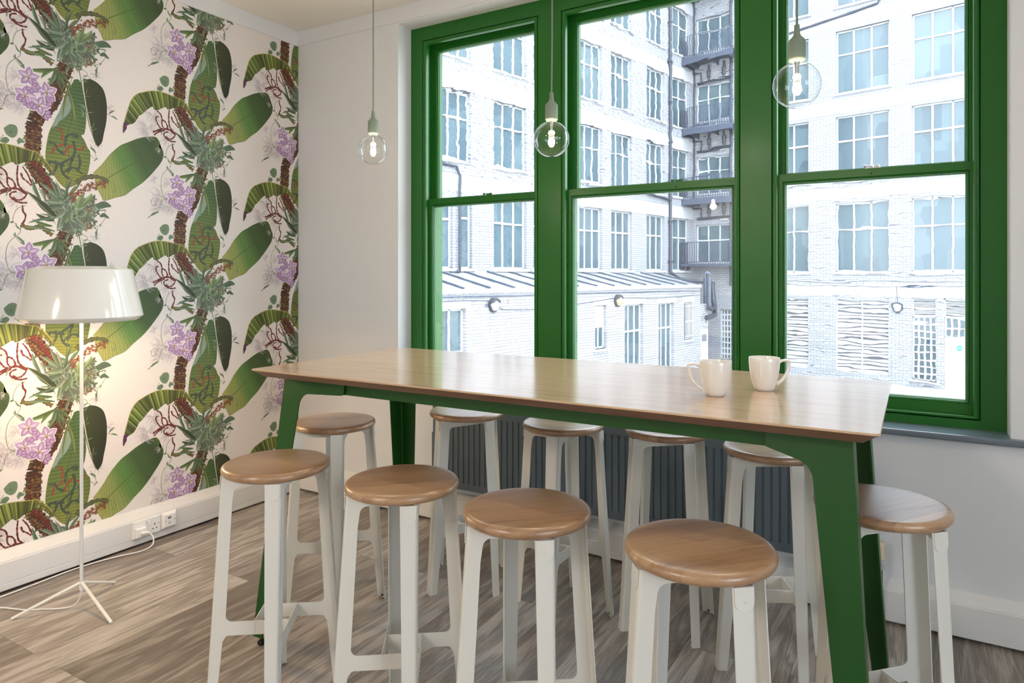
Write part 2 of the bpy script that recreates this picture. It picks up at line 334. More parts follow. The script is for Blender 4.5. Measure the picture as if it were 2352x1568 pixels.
WP={
'fanA':[(274,397),(297,422),(323,454),(347,490),(377,524),(407,552),(444,573),(487,597),(532,615),(564,622),(587,622),(598,611),(606,597),(602,580),(606,564)],
'fanB':[(286,334),(312,287),(326,267),(377,287),(407,296),(431,308),(468,341),(512,375),(551,415),(583,454),(606,485),(620,510),(626,539),(620,563),(606,564)],
'fanM':[(280,322),(341,377),(407,426),(468,468),(532,512),(606,564)],
'archA':[(-284,222),(-284,256),(-276,288),(-267,321),(-256,359),(-245,391),(-229,417),(-208,437),(-181,450),(-153,462),(-120,471),(-91,474),(-52,471),(-12,464),(18,460),(43,450),(64,428),(85,401),(105,364)],
'archB':[(-284,223),(-268,245),(-265,264),(-249,273),(-231,282),(-215,305),(-204,325),(-186,339),(-167,360),(-148,378),(-132,388),(-124,374),(-106,375),(-82,390),(-62,400),(-47,390),(-12,407),(41,416),(98,358)],
'archP':[(-284,222),(-284,246),(-281,274),(-276,280),(-268,277),(-258,268),(-266,261),(-265,250),(-273,240),(-276,228)],
'bigL':[(189,824),(180,802),(163,774),(148,735),(132,676),(105,612),(84,561),(74,513),(68,463),(68,421),(72,425),(81,393),(96,372),(122,333),(149,308)],
'bigR':[(206,829),(219,813),(228,769),(236,724),(240,678),(241,631),(233,576),(219,568),(235,543),(247,514),(259,496),(260,455),(254,414),(243,376),(204,334),(154,307)],
'fold':[(148,739),(172,737),(178,700),(168,665),(151,639),(125,613),(113,591),(94,582),(105,612),(121,650)],
'darkL':[(228,832),(230,793),(238,736),(248,680),(259,628),(270,583),(279,549),(293,523)],
'darkR':[(259,844),(290,834),(318,810),(332,770),(337,724),(335,659),(323,595),(313,549),(293,523)],
'stem':[(206,892),(217,836),(228,769),(241,694),(259,612),(288,532)],
'trunk':[(21,591),(20,543),(18,495),(14,446),(18,404),(36,369),(56,340),(85,302),(111,262),(138,218),(154,171),(159,122),(149,82),(135,40),(122,0),(110,-41),(98,-76),(80,-107),(56,-138),(33,-169),(24,-193)],
'red1':[(13,412),(48,377),(80,325),(111,282)],
'red2':[(138,164),(162,163),(176,135),(171,109),(149,111)],
'tend0':[(-110,371),(-91,357),(-83,336),(-82,303),(-72,286)],
'tend1':[(-101,339),(-113,338),(-114,320),(-103,299),(-91,285),(-74,280)],
'tend2':[(-82,330),(-64,321),(-54,304),(-51,283)],
'tend3':[(-42,387),(-45,343),(-40,302),(-26,283),(-12,269)],
'tend4':[(-30,356),(-23,334),(-8,322),(10,304)],
'tend5':[(-24,385),(-5,356),(8,325),(20,299)],
'tend6':[(-130,256),(-110,266),(-82,278),(-52,285),(-28,278),(-8,265)],
'tend7':[(-124,240),(-113,253),(-96,263),(-67,276)],
'tend8':[(-5,226),(-32,224),(-57,233),(-72,249),(-67,264),(-47,272)],
'tend9':[(-62,246),(-47,235),(-28,238),(-12,255),(-8,275)],
'tend10':[(-24,213),(-22,187),(-12,170),(-17,145),(-28,128)],
'tend11':[(-12,269),(13,264),(38,240),(48,222)],
'vin0':[(188,569),(157,552),(152,531),(150,503)],
'vin1':[(184,534),(193,496),(182,458),(149,432),(117,415),(90,424),(81,403),(85,384)],
'vin2':[(81,510),(106,506),(122,480),(146,466)],
'vin3':[(146,406),(133,423),(135,390),(152,363),(171,356)],
'vin4':[(193,471),(173,427),(171,402),(159,384)],
'vin5':[(208,474),(215,441),(210,407)],
'vin6':[(144,381),(171,404),(198,405),(225,382)],
'vin7':[(187,567),(204,563),(198,554),(182,558)],
'vin8':[(106,430),(114,414),(106,384),(80,359)],
'rv0':[(118,584),(137,569),(139,548),(135,532),(146,524)],
'rv1':[(96,458),(102,488),(122,502),(145,511)],
'rv2':[(150,460),(154,487),(176,509),(188,507)],
'rv3':[(193,498),(209,496),(227,502),(233,520)],
'arch2':[(198,337),(220,359),(260,375),(300,378),(347,361)],
'berry':[(182,265),(220,302),(260,329),(297,336),(335,350)],
'blades':[[(144,238),(41,320),17],[(146,244),(85,356),17],[(138,247),(106,340),13],[(149,259),(182,364),15],[(152,264),(226,363),12],[(154,255),(69,245),31],[(138,228),(74,188),28],[(149,210),(101,163),26],[(144,258),(154,314),18],[(111,174),(18,265),31],[(96,172),(-12,279),20],[(48,242),(13,341),17],[(69,236),(38,298),15],[(101,153),(28,181),20],[(106,105),(-23,118),15],[(96,128),(13,154),17],[(106,164),(-5,135),13],[(111,69),(-8,37),22],[(101,66),(48,11),17],[(111,62),(80,-10),17],[(171,104),(154,53),15],[(154,13),(193,-162),15],[(171,25),(138,-170),12],[(209,220),(232,294),31],[(232,243),(268,298),26],[(209,220),(187,258),17],[(218,221),(220,256),13],[(209,175),(204,219),15],[(218,173),(248,211),15],[(154,201),(144,145),31],[(176,214),(176,155),31],[(176,234),(209,290),15]],
'ruf':[(165,222),(318,258),(312,221),(297,183),(277,149),(248,125),(220,114),(193,112),(288,273),(306,194),(266,135)],
'hrt':[[(286,247),(318,263),(341,259),(359,241),(335,234),(306,225),(288,232)],[(303,194),(323,207),(341,194),(350,181),(329,188),(309,184)],[(-96,542),(-72,563),(-47,559),(-43,532),(-52,511),(-67,505),(-82,513),(-91,525)],[(-110,481),(-101,499),(-84,504),(-74,492),(-86,477),(-101,478)],[(-47,494),(-38,510),(-23,504),(-15,492),(-32,488),(-40,479)]],
'orch':[(0,7),(-15,-78),(72,-45),(41,-110)],
'orchbits':[(64,-147),(-32,-112),(13,-132),(96,-91),(38,-15),(13,-37)],
'ghost':[((-82,-75),140),((-47,-5),90),((-125,9),60),((-32,-126),110),((-96,-132),110),((-162,269),130),((-130,340),110),((-176,249),70),((297,611),70),((288,538),70),((283,89),60),((347,-57),60),((277,657),60),((-23,267),70),((-91,171),60),((277,-125),50),((-52,224),90)],
'vn0':[(-12,212),(-42,198),(-58,167),(-60,139),(-45,127)],
'vn1':[(-30,128),(-35,90),(-60,66),(-79,40),(-87,4),(-86,-38),(-76,-70),(-52,-93),(-32,-112)],
'vn2':[(-38,-99),(-52,-84),(-74,-89),(-91,-108),(-96,-137),(-120,-162),(-144,-180)],
'vn3':[(-101,-105),(-115,-87),(-137,-94),(-139,-117),(-125,-128),(-113,-110)],
'vn4':[(226,47),(243,8),(266,-35),(300,-72),(347,-93),(389,-105)],
'vn5':[(326,223),(330,188),(312,154),(277,134),(248,130)],
'vn6':[(209,95),(237,93),(248,75),(226,57)],
'vn7':[(232,72),(260,66),(266,11),(260,26)],
'vn8':[(294,136),(291,106),(288,75)],
'vn9':[(260,531),(283,491),(286,461),(260,481)],
'vn10':[(106,76),(122,34),(154,13),(171,-10)],
'vn11':[(171,84),(138,51),(122,-10)],
'vn12':[(111,67),(171,50),(176,26)],
'vn13':[(-52,74),(-32,48),(-18,38)],
'vn14':[(-96,514),(-110,488),(-91,483)],
'vn15':[(353,364),(377,340),(374,308),(365,328)],
'lf':[[(248,-11),(297,-47),17],[(300,-72),(341,-58),10],[(300,-72),(323,-95),11],[(347,-88),(377,-65),9],[(359,-95),(389,-110),8],[(209,-70),(243,-92),17],[(220,-94),(226,-129),15],[(288,75),(294,131),9],[(-144,-180),(-96,-155),12],[(-47,75),(-15,39),9],[(-86,246),(-72,286),5],[(260,516),(288,492),10],[(254,35),(266,11),7],[(-32,105),(-52,130),7]],
'curl':[(-30,128),(-8,116),(18,115),(48,124),(69,107),(96,87)]}

# ---------------------------------------------------------------- palette
FLOOR_D = (92, 82, 75); FLOOR_M = (144, 133, 123); FLOOR_L = (200, 192, 183)
M_wall = mat('wall_paint', (220, 222, 225), 0.6, noise=0.012, nscale=2, bump=0.03)
M_ceil = mat('ceiling_paint', (232, 230, 224), 0.7)
M_trunk = mat('white_trunking', (226, 226, 226), 0.35)
M_green = mat('green_gloss_paint', (27, 98, 29), 0.36, coat=0.06, spec=0.4, noise=0.04, nscale=5, bump=0.06, bscale=90)
M_tgreen = mat('green_table_powdercoat', (8, 76, 9), 0.42, coat=0.03, noise=0.03)
M_sill = mat('dark_grey_sill', (98, 110, 122), 0.28, coat=0.5)
M_rad = mat('dark_grey_radiator', (84, 96, 106), 0.45)
M_white = mat('white_powdercoat', (224, 223, 216), 0.42, bump=0.04, bscale=500)
M_seat = wood_mat('oak_seat', (126, 94, 68), (166, 128, 94), (194, 158, 122), 0.38, coat=0.8, stave=0.062, freq=1.5, crough=0.28, cior=1.6)
M_top = wood_mat('oak_tabletop', (178, 140, 102), (203, 168, 130), (220, 192, 158), 0.3, coat=0.85, freq=1.0, randomise=False, crough=0.13, cior=1.8)
M_edge = wood_mat('oak_table_edge', (112, 80, 62), (132, 98, 78), (150, 116, 94), 0.5, randomise=False)
M_black = mat('black_plastic', (20, 20, 20), 0.4)
M_darkhole = mat('dark_slot', (16, 15, 14), 0.8)
M_chrome = mat('chrome', (205, 208, 210), 0.15, metal=1.0)
M_valve = mat('cream_valve_plastic', (206, 196, 172), 0.4)
M_mug = mat('white_glazed_ceramic', (238, 236, 232), 0.12, coat=0.5)
M_lampw = mat('white_gloss_lacquer', (236, 234, 228), 0.12, coat=0.6)
M_plug = mat('white_plastic', (240, 240, 240), 0.3)
M_cable = mat('white_cable', (232, 230, 226), 0.45)
M_sock = mat('grey_green_rubber', (128, 142, 126), 0.55)
M_cord = mat('grey_green_cord', (122, 134, 118), 0.6)
M_glass = glass_mat('window_glass', (0.985, 1.0, 1.0), 1.35)
M_wavy = wavy_mat('wavy_old_window_glass', dist=0.05)
M_mild = wavy_mat('slightly_wavy_window_glass', dist=0.012)
M_bulb = glass_mat('bulb_glass', (0.97, 0.985, 0.98), wavy=3.0)
M_fil = mat('hot_filament_capsule', (255, 236, 214), 0.5, emit=(255, 226, 196), estr=22)
M_red = mat('red_marker', (196, 60, 50), 0.5)
M_blue = mat('blue_label', (34, 52, 110), 0.5)
M_floor = floor_mat()
M_brick = brick_mat('white_painted_brick', (156, 158, 163), (148, 151, 157), (102, 106, 114), 0.35)
M_brick2 = brick_mat('white_painted_brick_worn', (166, 167, 170), (152, 154, 158), (106, 109, 115), 0.5)
M_render = mat('white_render', (174, 176, 180), 0.6, noise=0.03, nscale=1.5)
M_wframe = mat('white_window_paint', (180, 182, 184), 0.4)
M_ledge = mat('grey_ledge', (170, 172, 176), 0.7, noise=0.1, nscale=3)
M_iron = mat('dark_blue_grey_iron', (66, 74, 90), 0.5, noise=0.12, nscale=6)
M_pipe = mat('dark_grey_pipe', (52, 58, 70), 0.45, noise=0.08, nscale=5)
M_conc = mat('courtyard_concrete', (176, 168, 160), 0.8, noise=0.08, nscale=2)
M_roofg = mat('wired_glass_roof', (150, 152, 156), 0.35, noise=0.15, nscale=1.2)
M_lens = mat('cream_lens', (176, 160, 120), 0.3)
M_lens2 = mat('pale_lens', (165, 166, 162), 0.3)
M_rim = mat('grey_lamp_rim', (58, 62, 68), 0.5)
M_duct = mat('galvanised_blue_grey', (92, 100, 116), 0.45, noise=0.1, nscale=4)
M_sign = mat('blue_sign', (30, 140, 200), 0.4)
M_signw = mat('sign_white', (236, 240, 242), 0.4)
M_gsign = mat('green_sign', (30, 160, 120), 0.4)
M_grey = mat('slot_grey', (120, 124, 132), 0.6)
def pane_mat():
    m, nt, out = new_mat('office_window_glass')
    b = N(nt, 'ShaderNodeBsdfPrincipled'); b.inputs['Roughness'].default_value = 0.12; b.inputs['Specular IOR Level'].default_value = 0.6
    oi = N(nt, 'ShaderNodeObjectInfo'); tc = N(nt, 'ShaderNodeTexCoord')
    v = N(nt, 'ShaderNodeVectorMath', operation='MULTIPLY'); v.inputs[1].default_value = (1.1, 1.1, 0.55); L(nt, tc.outputs['Object'], v.inputs[0])
    n = N(nt, 'ShaderNodeTexVoronoi', feature='F1', distance='CHEBYCHEV'); n.inputs['Scale'].default_value = 1.2; L(nt, v.outputs[0], n.inputs['Vector'])
    sp = N(nt, 'ShaderNodeSeparateColor'); L(nt, n.outputs['Color'], sp.inputs[0])
    ad = N(nt, 'ShaderNodeMath', operation='MULTIPLY_ADD'); L(nt, sp.outputs[0], ad.inputs[0]); ad.inputs[1].default_value = 0.6
    m2 = N(nt, 'ShaderNodeMath', operation='MULTIPLY'); L(nt, oi.outputs['Random'], m2.inputs[0]); m2.inputs[1].default_value = 0.4; L(nt, m2.outputs[0], ad.inputs[2])
    cr = N(nt, 'ShaderNodeValToRGB'); e = cr.color_ramp.elements
    e[0].position = 0; e[0].color = lin((58, 77, 87))+(1,); e[1].position = 1; e[1].color = lin((98, 114, 120))+(1,)
    k = e.new(0.5); k.color = lin((78, 97, 105))+(1,)
    L(nt, ad.outputs[0], cr.inputs[0]); L(nt, cr.outputs[0], b.inputs['Base Color']); L(nt, b.outputs[0], out.inputs[0])
    return m
M_pane = pane_mat()
m, nt, out = new_mat('printed_wallpaper')
b = N(nt, 'ShaderNodeBsdfPrincipled'); b.inputs['Roughness'].default_value = 0.62
at = N(nt, 'ShaderNodeAttribute', attribute_name='ink'); tc = N(nt, 'ShaderNodeTexCoord')
ns = N(nt, 'ShaderNodeTexNoise'); ns.inputs['Scale'].default_value = 160; ns.inputs['Detail'].default_value = 3; L(nt, tc.outputs['Object'], ns.inputs['Vector'])
mr = N(nt, 'ShaderNodeMapRange'); mr.inputs[1].default_value = 0.3; mr.inputs[2].default_value = 0.7; mr.inputs[3].default_value = 0.95; mr.inputs[4].default_value = 1.05
L(nt, ns.outputs['Fac'], mr.inputs[0]); hs = N(nt, 'ShaderNodeHueSaturation'); L(nt, at.outputs['Color'], hs.inputs['Color']); L(nt, mr.outputs[0], hs.inputs['Value'])
L(nt, hs.outputs[0], b.inputs['Base Color']); L(nt, b.outputs[0], out.inputs[0])
M_paper = m

# ---------------------------------------------------------------- room
XL, YW, CEIL = -3.42, 3.035, 2.915
WX0, WX1, WZ0, WZ1 = -2.591, 0.307, 0.757, 2.814          # window opening
YC = 3.151                                                # casing face
XR, YB = 3.6, -3.6
def box_obj(name, bx, m, parent=None, bevel=0.0):
    q = MB(); q.box(*bx); return q.build(name, m, parent, bevel=bevel)
struct(box_obj('floor', (XL-0.2, XR, YB, YW+0.3, -0.25, 0.0), M_floor))
struct(box_obj('ceiling', (XL-0.2, XR, YB, YW+0.3, CEIL, CEIL+0.25), M_ceil))
struct(box_obj('wall_left', (XL-0.2, XL, YB, YW, 0.0, CEIL), M_wall))
q = MB()
for bx in ((YB-0.2, -2.0, 0, CEIL), (0.4, YW+0.3, 0, CEIL), (-2.0, 0.4, 0, 0.9), (-2.0, 0.4, 2.5, CEIL)): q.box(XR, XR+0.2, *bx)  # unseen opening, added to bring cool sky light onto the window wall
struct(q.build('wall_right', M_wall))
struct(box_obj('wall_front', (XL-0.2, XR, YB-0.2, YB, 0.0, CEIL), M_wall))
q = MB()
q.box(XL-0.2, WX0, YW, YW+0.3, 0, CEIL); q.box(WX1, XR, YW, YW+0.3, 0, CEIL)
q.box(WX0, WX1, YW, YW+0.3, WZ1, CEIL); q.box(WX0, WX1, YW, YW+0.3, 0, WZ0-0.03)
struct(q.build('wall_back', M_wall))
# cornice bands
q = MB(); q.box(XL, XR, YW-0.006, YW, 2.822, CEIL); struct(q.build('trim_1', M_wall, bevel=0.002))
q = MB(); q.box(XL, XL+0.006, YB, YW-0.006, 2.822, CEIL); struct(q.build('trim_2', M_wall, bevel=0.002))
# dado trunking along the walls (profile: depth, z)
def trunk(name, depth, along0, along1, wall):
    d = depth
    prof = [(0, 0.010), (d-0.004, 0.010), (d, 0.014), (d, 0.0395), (d-0.0025, 0.041), (d-0.0025, 0.0425), (d, 0.044), (d, 0.129), (d-0.003, 0.131), (d-0.003, 0.1335), (d-0.004, 0.137), (0.012, 0.163), (0, 0.166)]
    q = MB()
    if wall == 'back': q.prism(prof, lambda a, b, t: (t, YW-a, b), along0, along1)
    else: q.prism(prof, lambda a, b, t: (XL+a, t, b), along0, along1)
    o = q.build(name, M_trunk, auto=25); struct(o); return o
trunk('baseboard_left', 0.070, YB, YW-0.05, 'left')
trunk('baseboard_back', 0.050, XL, XR, 'back')

# ---------------------------------------------------------------- windows
OP = [(-2.5045, -1.7285), (-1.5926, -0.6822), (-0.5475, 0.2237)]
OZ0, OZ1 = 0.7905, 2.735
q = MB()
xs = [WX0, OP[0][0], OP[0][1], OP[1][0], OP[1][1], OP[2][0], OP[2][1], WX1]
for i in (0, 2, 4, 6): q.box(xs[i], xs[i+1], YC, YC+0.19, WZ0, WZ1)
for a, b in OP:
    q.box(a, b, YC, YC+0.19, OZ1, WZ1); q.box(a, b, YC, YC+0.19, WZ0, OZ0)
struct(q.build('trim_3', M_green))
def thin_y(mb, bx): mb.box(*bx)
LG = [(-2.450, -1.773), (-1.536, -0.730), (-0.492, 0.177)]
for i, ((a, b), (g0, g1)) in enumerate(zip(OP, LG)):
    w = empty('window_%d' % (i+1), ((a+b)/2, YC, OZ0)); struct(w)
    ox, oz = (a+b)/2, OZ0
    def put(mb, name, m, par=w, **k):
        o = mb.build(name, m, None, **k); o.parent = w; o.matrix_parent_inverse = Matrix.Translation((-ox, -YC, -oz)); return o
    full = (a, b, OZ0, OZ1)
    # staff bead with a dark quirk line at its edge
    q = MB(); inn = (a+0.024, b-0.024, OZ0+0.016, OZ1-0.024)
    rect_frame(q, (a+0.003, b-0.003, OZ0+0.003, OZ1-0.003), inn, [('o', 0, YC+0.012), ('o', 0.001, YC-0.001), ('o', 0.005, YC-0.005), ('i', 0.005, YC-0.005), ('i', 0.0015, YC-0.002), ('i', 0, YC+0.004), ('i', 0, YC+0.026), ('o', 0, YC+0.026)])
    put(q, 'staff_bead', M_green, auto=50)
    # lining and parting bead
    q = MB()
    rect_frame(q, full, (a+0.006, b-0.006, OZ0+0.004, OZ1-0.006), [('o', 0, YC+0.026), ('i', 0, YC+0.026), ('i', 0, YC+0.185), ('o', 0, YC+0.185)])
    put(q, 'window_lining', M_green); q = MB()
    rect_frame(q, (a+0.004, b-0.004, OZ0, OZ1-0.004), (a+0.018, b-0.018, OZ0+0.01, OZ1-0.018), [('o', 0, YC+0.068), ('i', 0, YC+0.068), ('i', 0, YC+0.078), ('o', 0, YC+0.078)])
    put(q, 'parting_bead', M_green)
    for xc in (a+0.012, b-0.012):
        q = MB(); q.tube([(xc, YC+0.036, 1.85), (xc, YC+0.036, OZ1-0.03)], 0.0028, 6); put(q, 'sash_cord', M_valve)
    # lower sash
    y1 = YC+0.029
    outer = (a+0.008, b-0.008, OZ0+0.006, 1.803); inner = (g0, g1, 0.860, 1.757)
    pf = lambda y: [('o', 0, y), ('i', 0.0135, y), ('i', 0.012, y+0.004), ('i', 0.009, y+0.0025), ('i', 0.006, y+0.006), ('i', 0.004, y+0.006), ('i', 0.0025, y+0.012), ('i', 0, y+0.014), ('i', 0, y+0.040), ('o', 0, y+0.040)]
    q = MB(); rect_frame(q, outer, inner, pf(y1))
    ls = put(q, 'lower_sash', M_green)
    q = MB(); q.box(g0-0.004, g1+0.004, y1+0.020, y1+0.0235, 0.856, 1.761); q.mi[2] = 1; put(q, 'window_pane', [M_glass, M_wavy if i == 2 else M_mild])
    # upper sash
    y2 = YC+0.080
    outer = (a+0.008, b-0.008, 1.765, OZ1-0.008); inner = (g0, g1, 1.815, 2.686)
    q = MB(); rect_frame(q, outer, inner, pf(y2)); put(q, 'upper_sash', M_green)
    q = MB(); q.box(g0-0.004, g1+0.004, y2+0.020, y2+0.0235, 1.812, 2.690); q.mi[2] = 1; put(q, 'window_pane', [M_glass, M_wavy if i < 2 else M_mild])
    # sash lock on the meeting rail
    cx = {0: -2.075, 1: -0.985, 2: -0.150}[i]; ml = M_chrome if i == 2 else M_green
    q = MB(); q.box(cx-0.030, cx+0.030, y1+0.006, y1+0.032, 1.803, 1.807); q.lathe([(0.010, 1.807), (0.010, 1.814), (0.006, 1.817), (0.001, 1.817)], (cx, y1+0.019, 0), 14)
    q.box(cx-0.028, cx+0.026, y1+0.013, y1+0.022, 1.812, 1.8165); q.lathe([(0.001, 0), (0.006, 0.002), (0.006, 0.010), (0.001, 0.012)], (cx-0.034, y1+0.017, 1.8145), 10, axis='X')
    q.box(cx+0.014, cx+0.024, y1+0.010, y1+0.026, 1.807, 1.818)
    lk = put(q, 'sash_lock', ml, bevel=0.001)
    if i > 0:
        q = MB(); q.lathe([(0.0001, 0), (0.0036, 0), (0.0036, 0.003), (0.0001, 0.003)], (cx-0.004, y1-0.0008, 1.781), 12, axis='Y')
        put(q, 'key_hole', M_darkhole)
# window board (sill)
q = MB(); prof = fillet([(YC, 0.757), (YW-0.034, 0.757, 0.009), (YW-0.034, 0.733, 0.006), (YW-0.004, 0.733), (YW-0.004, 0.727), (YC, 0.727)])
q.prism(prof, YZ, WX0, WX1)
q.prism(fillet([(YW, 0.757), (YW-0.034, 0.757, 0.009), (YW-0.034, 0.733, 0.006), (YW, 0.733)]), YZ, WX1, WX1+0.32); q.prism(fillet([(YW, 0.757), (YW-0.034, 0.757, 0.009), (YW-0.034, 0.733, 0.006), (YW, 0.733)]), YZ, WX0-0.07, WX0)
struct(q.build('trim_4', M_sill, auto=40))

# ---------------------------------------------------------------- radiator
rad = empty('panel_radiator', (-1.2, YW, 0.22)); tag(rad, 'long dark grey ribbed panel radiator on the wall under the window', 'radiator')
def rput(mb, name, m, root, **k):
    o = mb.build(name, m, None, **k); o.parent = root; o.matrix_parent_inverse = root.matrix_basis.inverted() if False else Matrix.Translation(-Vector(root.location)); return o
RX0, RX1, RZ0, RZ1, RYF = -2.252, -0.165, 0.226, 0.650, 2.922
q = MB()
pts = []; x = RX0+0.03; n = 0
pts.append((RX0, RYF+0.004)); pts.append((RX0+0.004, RYF)); 
while x < RX1-0.03:
    pts += [(x, RYF), (x+0.003, RYF+0.006), (x+0.007, RYF+0.006), (x+0.010, RYF)]; x += 0.0335
pts += [(RX1-0.004, RYF), (RX1, RYF+0.004), (RX1, RYF+0.012), (RX0, RYF+0.012)]
q.prism(pts, XY, RZ0+0.035, RZ1-0.035)
q.box(RX0, RX1, RYF-0.001, RYF+0.012, RZ0, RZ0+0.035); q.box(RX0, RX1, RYF-0.001, RYF+0.012, RZ1-0.035, RZ1)
rput(q, 'front_panel', M_rad, rad)
q = MB(); q.box(RX0, RX1, RYF+0.075, RYF+0.085, RZ0, RZ1); rput(q, 'back_panel', M_rad, rad)
for xx in (RX0, RX1): q = MB(); q.box(xx-0.002, xx+0.002, RYF+0.004, RYF+0.085, RZ0+0.02, RZ1); rput(q, 'side_cover', M_rad, rad)
q = MB(); q.box(RX0, RX1, RYF+0.002, RYF+0.01, RZ1, RZ1+0.004); q.box(RX0, RX1, RYF+0.076, RYF+0.085, RZ1, RZ1+0.004)
x = RX0
while x < RX1: q.box(x, min(x+0.012, RX1), RYF+0.01, RYF+0.076, RZ1-0.001, RZ1+0.003); x += 0.024
rput(q, 'top_grille', M_rad, rad)
for xx in (RX0+0.3, RX1-0.3): q = MB(); q.box(xx-0.02, xx+0.02, RYF+0.085, YW-0.001, RZ0+0.05, RZ1-0.05); rput(q, 'bracket', M_rad, rad)
q = MB(); q.tube([(-2.268, RYF+0.03, 0.010), (-2.268, RYF+0.03, 0.50)], 0.011, 12); q.tube([(-2.268, RYF+0.03, 0.50), (-2.25, RYF+0.035, 0.50)], 0.010, 10); rput(q, 'feed_pipe', M_rad, rad)
q = MB(); q.tube([(-0.112, 2.95, 0.0), (-0.112, 2.95, 0.232)], 0.0085, 12); rput(q, 'return_pipe', M_rad, rad)
vx, vy = -0.112, 2.95
q = MB(); q.lathe([(0.009, 0.218), (0.013, 0.222), (0.013, 0.236), (0.008, 0.240), (0.008, 0.252), (0.012, 0.254), (0.012, 0.262), (0.001, 0.264)], (vx, vy, 0), 16); q.tube([(vx, vy, 0.243), (-0.168, vy, 0.243)], 0.008, 10); vb = rput(q, 'valve_body', M_chrome, rad, auto=30)
q = MB(); q.lathe([(0.001, 0.262), (0.016, 0.262), (0.0175, 0.272), (0.0175, 0.318), (0.014, 0.328), (0.001, 0.329)], (vx, vy, 0), 20)
for k in range(10): t = 2*pi*k/10; q.box(vx+0.0172*cos(t)-0.0015, vx+0.0172*cos(t)+0.0015, vy+0.0172*sin(t)-0.0015, vy+0.0172*sin(t)+0.0015, 0.275, 0.314)
rput(q, 'thermostatic_valve', M_valve, rad, auto=30)

# ---------------------------------------------------------------- sockets on the left trunking
FX = XL+0.070
def rput2(mb, name, m, root, **k): return rput(mb, name, m, root, **k)
def plate(name, y0, y1, z0, z1, t, m, chamf=0.0):
    q = MB(); x0 = FX; c = chamf
    vs = [(x0, y0, z0), (x0, y1, z0), (x0, y1, z1), (x0, y0, z1), (x0+t, y0+c, z0+c), (x0+t, y1-c, z0+c), (x0+t, y1-c, z1-c), (x0+t, y0+c, z1-c)]
    q.add(vs, [(0, 3, 2, 1), (4, 5, 6, 7), (0, 1, 5, 4), (1, 2, 6, 5), (2, 3, 7, 6), (3, 0, 4, 7)])
    return q
sk = empty('double_wall_socket', (FX, 2.0, 0.046)); tag(sk, 'white double plug socket on the trunking, a plug in its left half', 'plug socket')
rput2(plate('p', 1.930, 2.070, 0.046, 0.132, 0.011, M_plug, 0.002), 'face_plate', M_plug, sk, bevel=0.0015)
for sy, y in ((0, 1.962), (1, 2.038)):
    dy = (1 if sy else -1)*0.0
    X = FX+0.0105
    for bx in ((y-0.002, y+0.002, 0.088, 0.098), (y-0.0125, y-0.0065, 0.070, 0.0745), (y+0.0065, y+0.0125, 0.070, 0.0745)):
        q = MB(); q.box(X, X+0.001, *bx); rput2(q, 'pin_slot', M_darkhole, sk)
for y, tilt in ((1.994, 0), (2.010, 1)):
    q = MB(); X = FX+0.011; h = 0.004 if tilt else 0.0015
    q.add([(X, y-0.005, 0.098), (X, y+0.005, 0.098), (X, y+0.005, 0.118), (X, y-0.005, 0.118), (X+(0.0045 if tilt else 0.0015), y-0.005, 0.099), (X+(0.0045 if tilt else 0.0015), y+0.005, 0.099), (X+(0.0015 if tilt else 0.0035), y+0.005, 0.117), (X+(0.0015 if tilt else 0.0035), y-0.005, 0.117)], [(0, 3, 2, 1), (4, 5, 6, 7), (0, 1, 5, 4), (1, 2, 6, 5), (2, 3, 7, 6), (3, 0, 4, 7)])
    sw = rput2(q, 'switch', M_plug, sk)
q = MB(); q.box(FX+0.0145, FX+0.0152, 1.9905, 1.9975, 0.1145, 0.117); rput2(q, 'red_switch_mark', M_red, sk)
for y in (1.939, 2.060):
    q = MB(); q.lathe([(0.001, 0), (0.0025, 0), (0.0025, 0.0006), (0.001, 0.0006)], (FX+0.0108, y, 0.092), 10, axis='X'); rput2(q, 'screw', M_grey, sk)
sk = empty('data_wall_outlet', (FX, 2.117, 0.046)); tag(sk, 'white data outlet with a small dark blue label, right of the double socket', 'data outlet')
rput2(plate('p', 2.0735, 2.1585, 0.046, 0.132, 0.018, M_plug, 0.013), 'face_plate', M_plug, sk)
q = MB(); X = FX+0.0178; q.box(X, X+0.0010, 2.104, 2.122, 0.098, 0.108); lb = rput2(q, 'label_window', M_blue, sk)
q = MB()
for k in range(4): q.box(X+0.0009, X+0.0014, 2.1065+k*0.0035, 2.1085+k*0.0035, 0.1015, 0.1045)
rput2(q, 'label_print', M_signw, sk)
q = MB(); q.box(X, X+0.002, 2.105, 2.121, 0.070, 0.088); rput2(q, 'data_jack', M_trunk, sk, bevel=0.0008)
q = MB(); q.box(X+0.0018, X+0.0024, 2.108, 2.118, 0.0755, 0.078); rput2(q, 'jack_slot', M_grey, sk)
for y in (2.0905, 2.1405):
    q = MB(); q.lathe([(0.001, 0), (0.0026, 0), (0.0026, 0.0008), (0.001, 0.0008)], (X, y, 0.089), 10, axis='X'); rput2(q, 'screw', M_grey, sk)
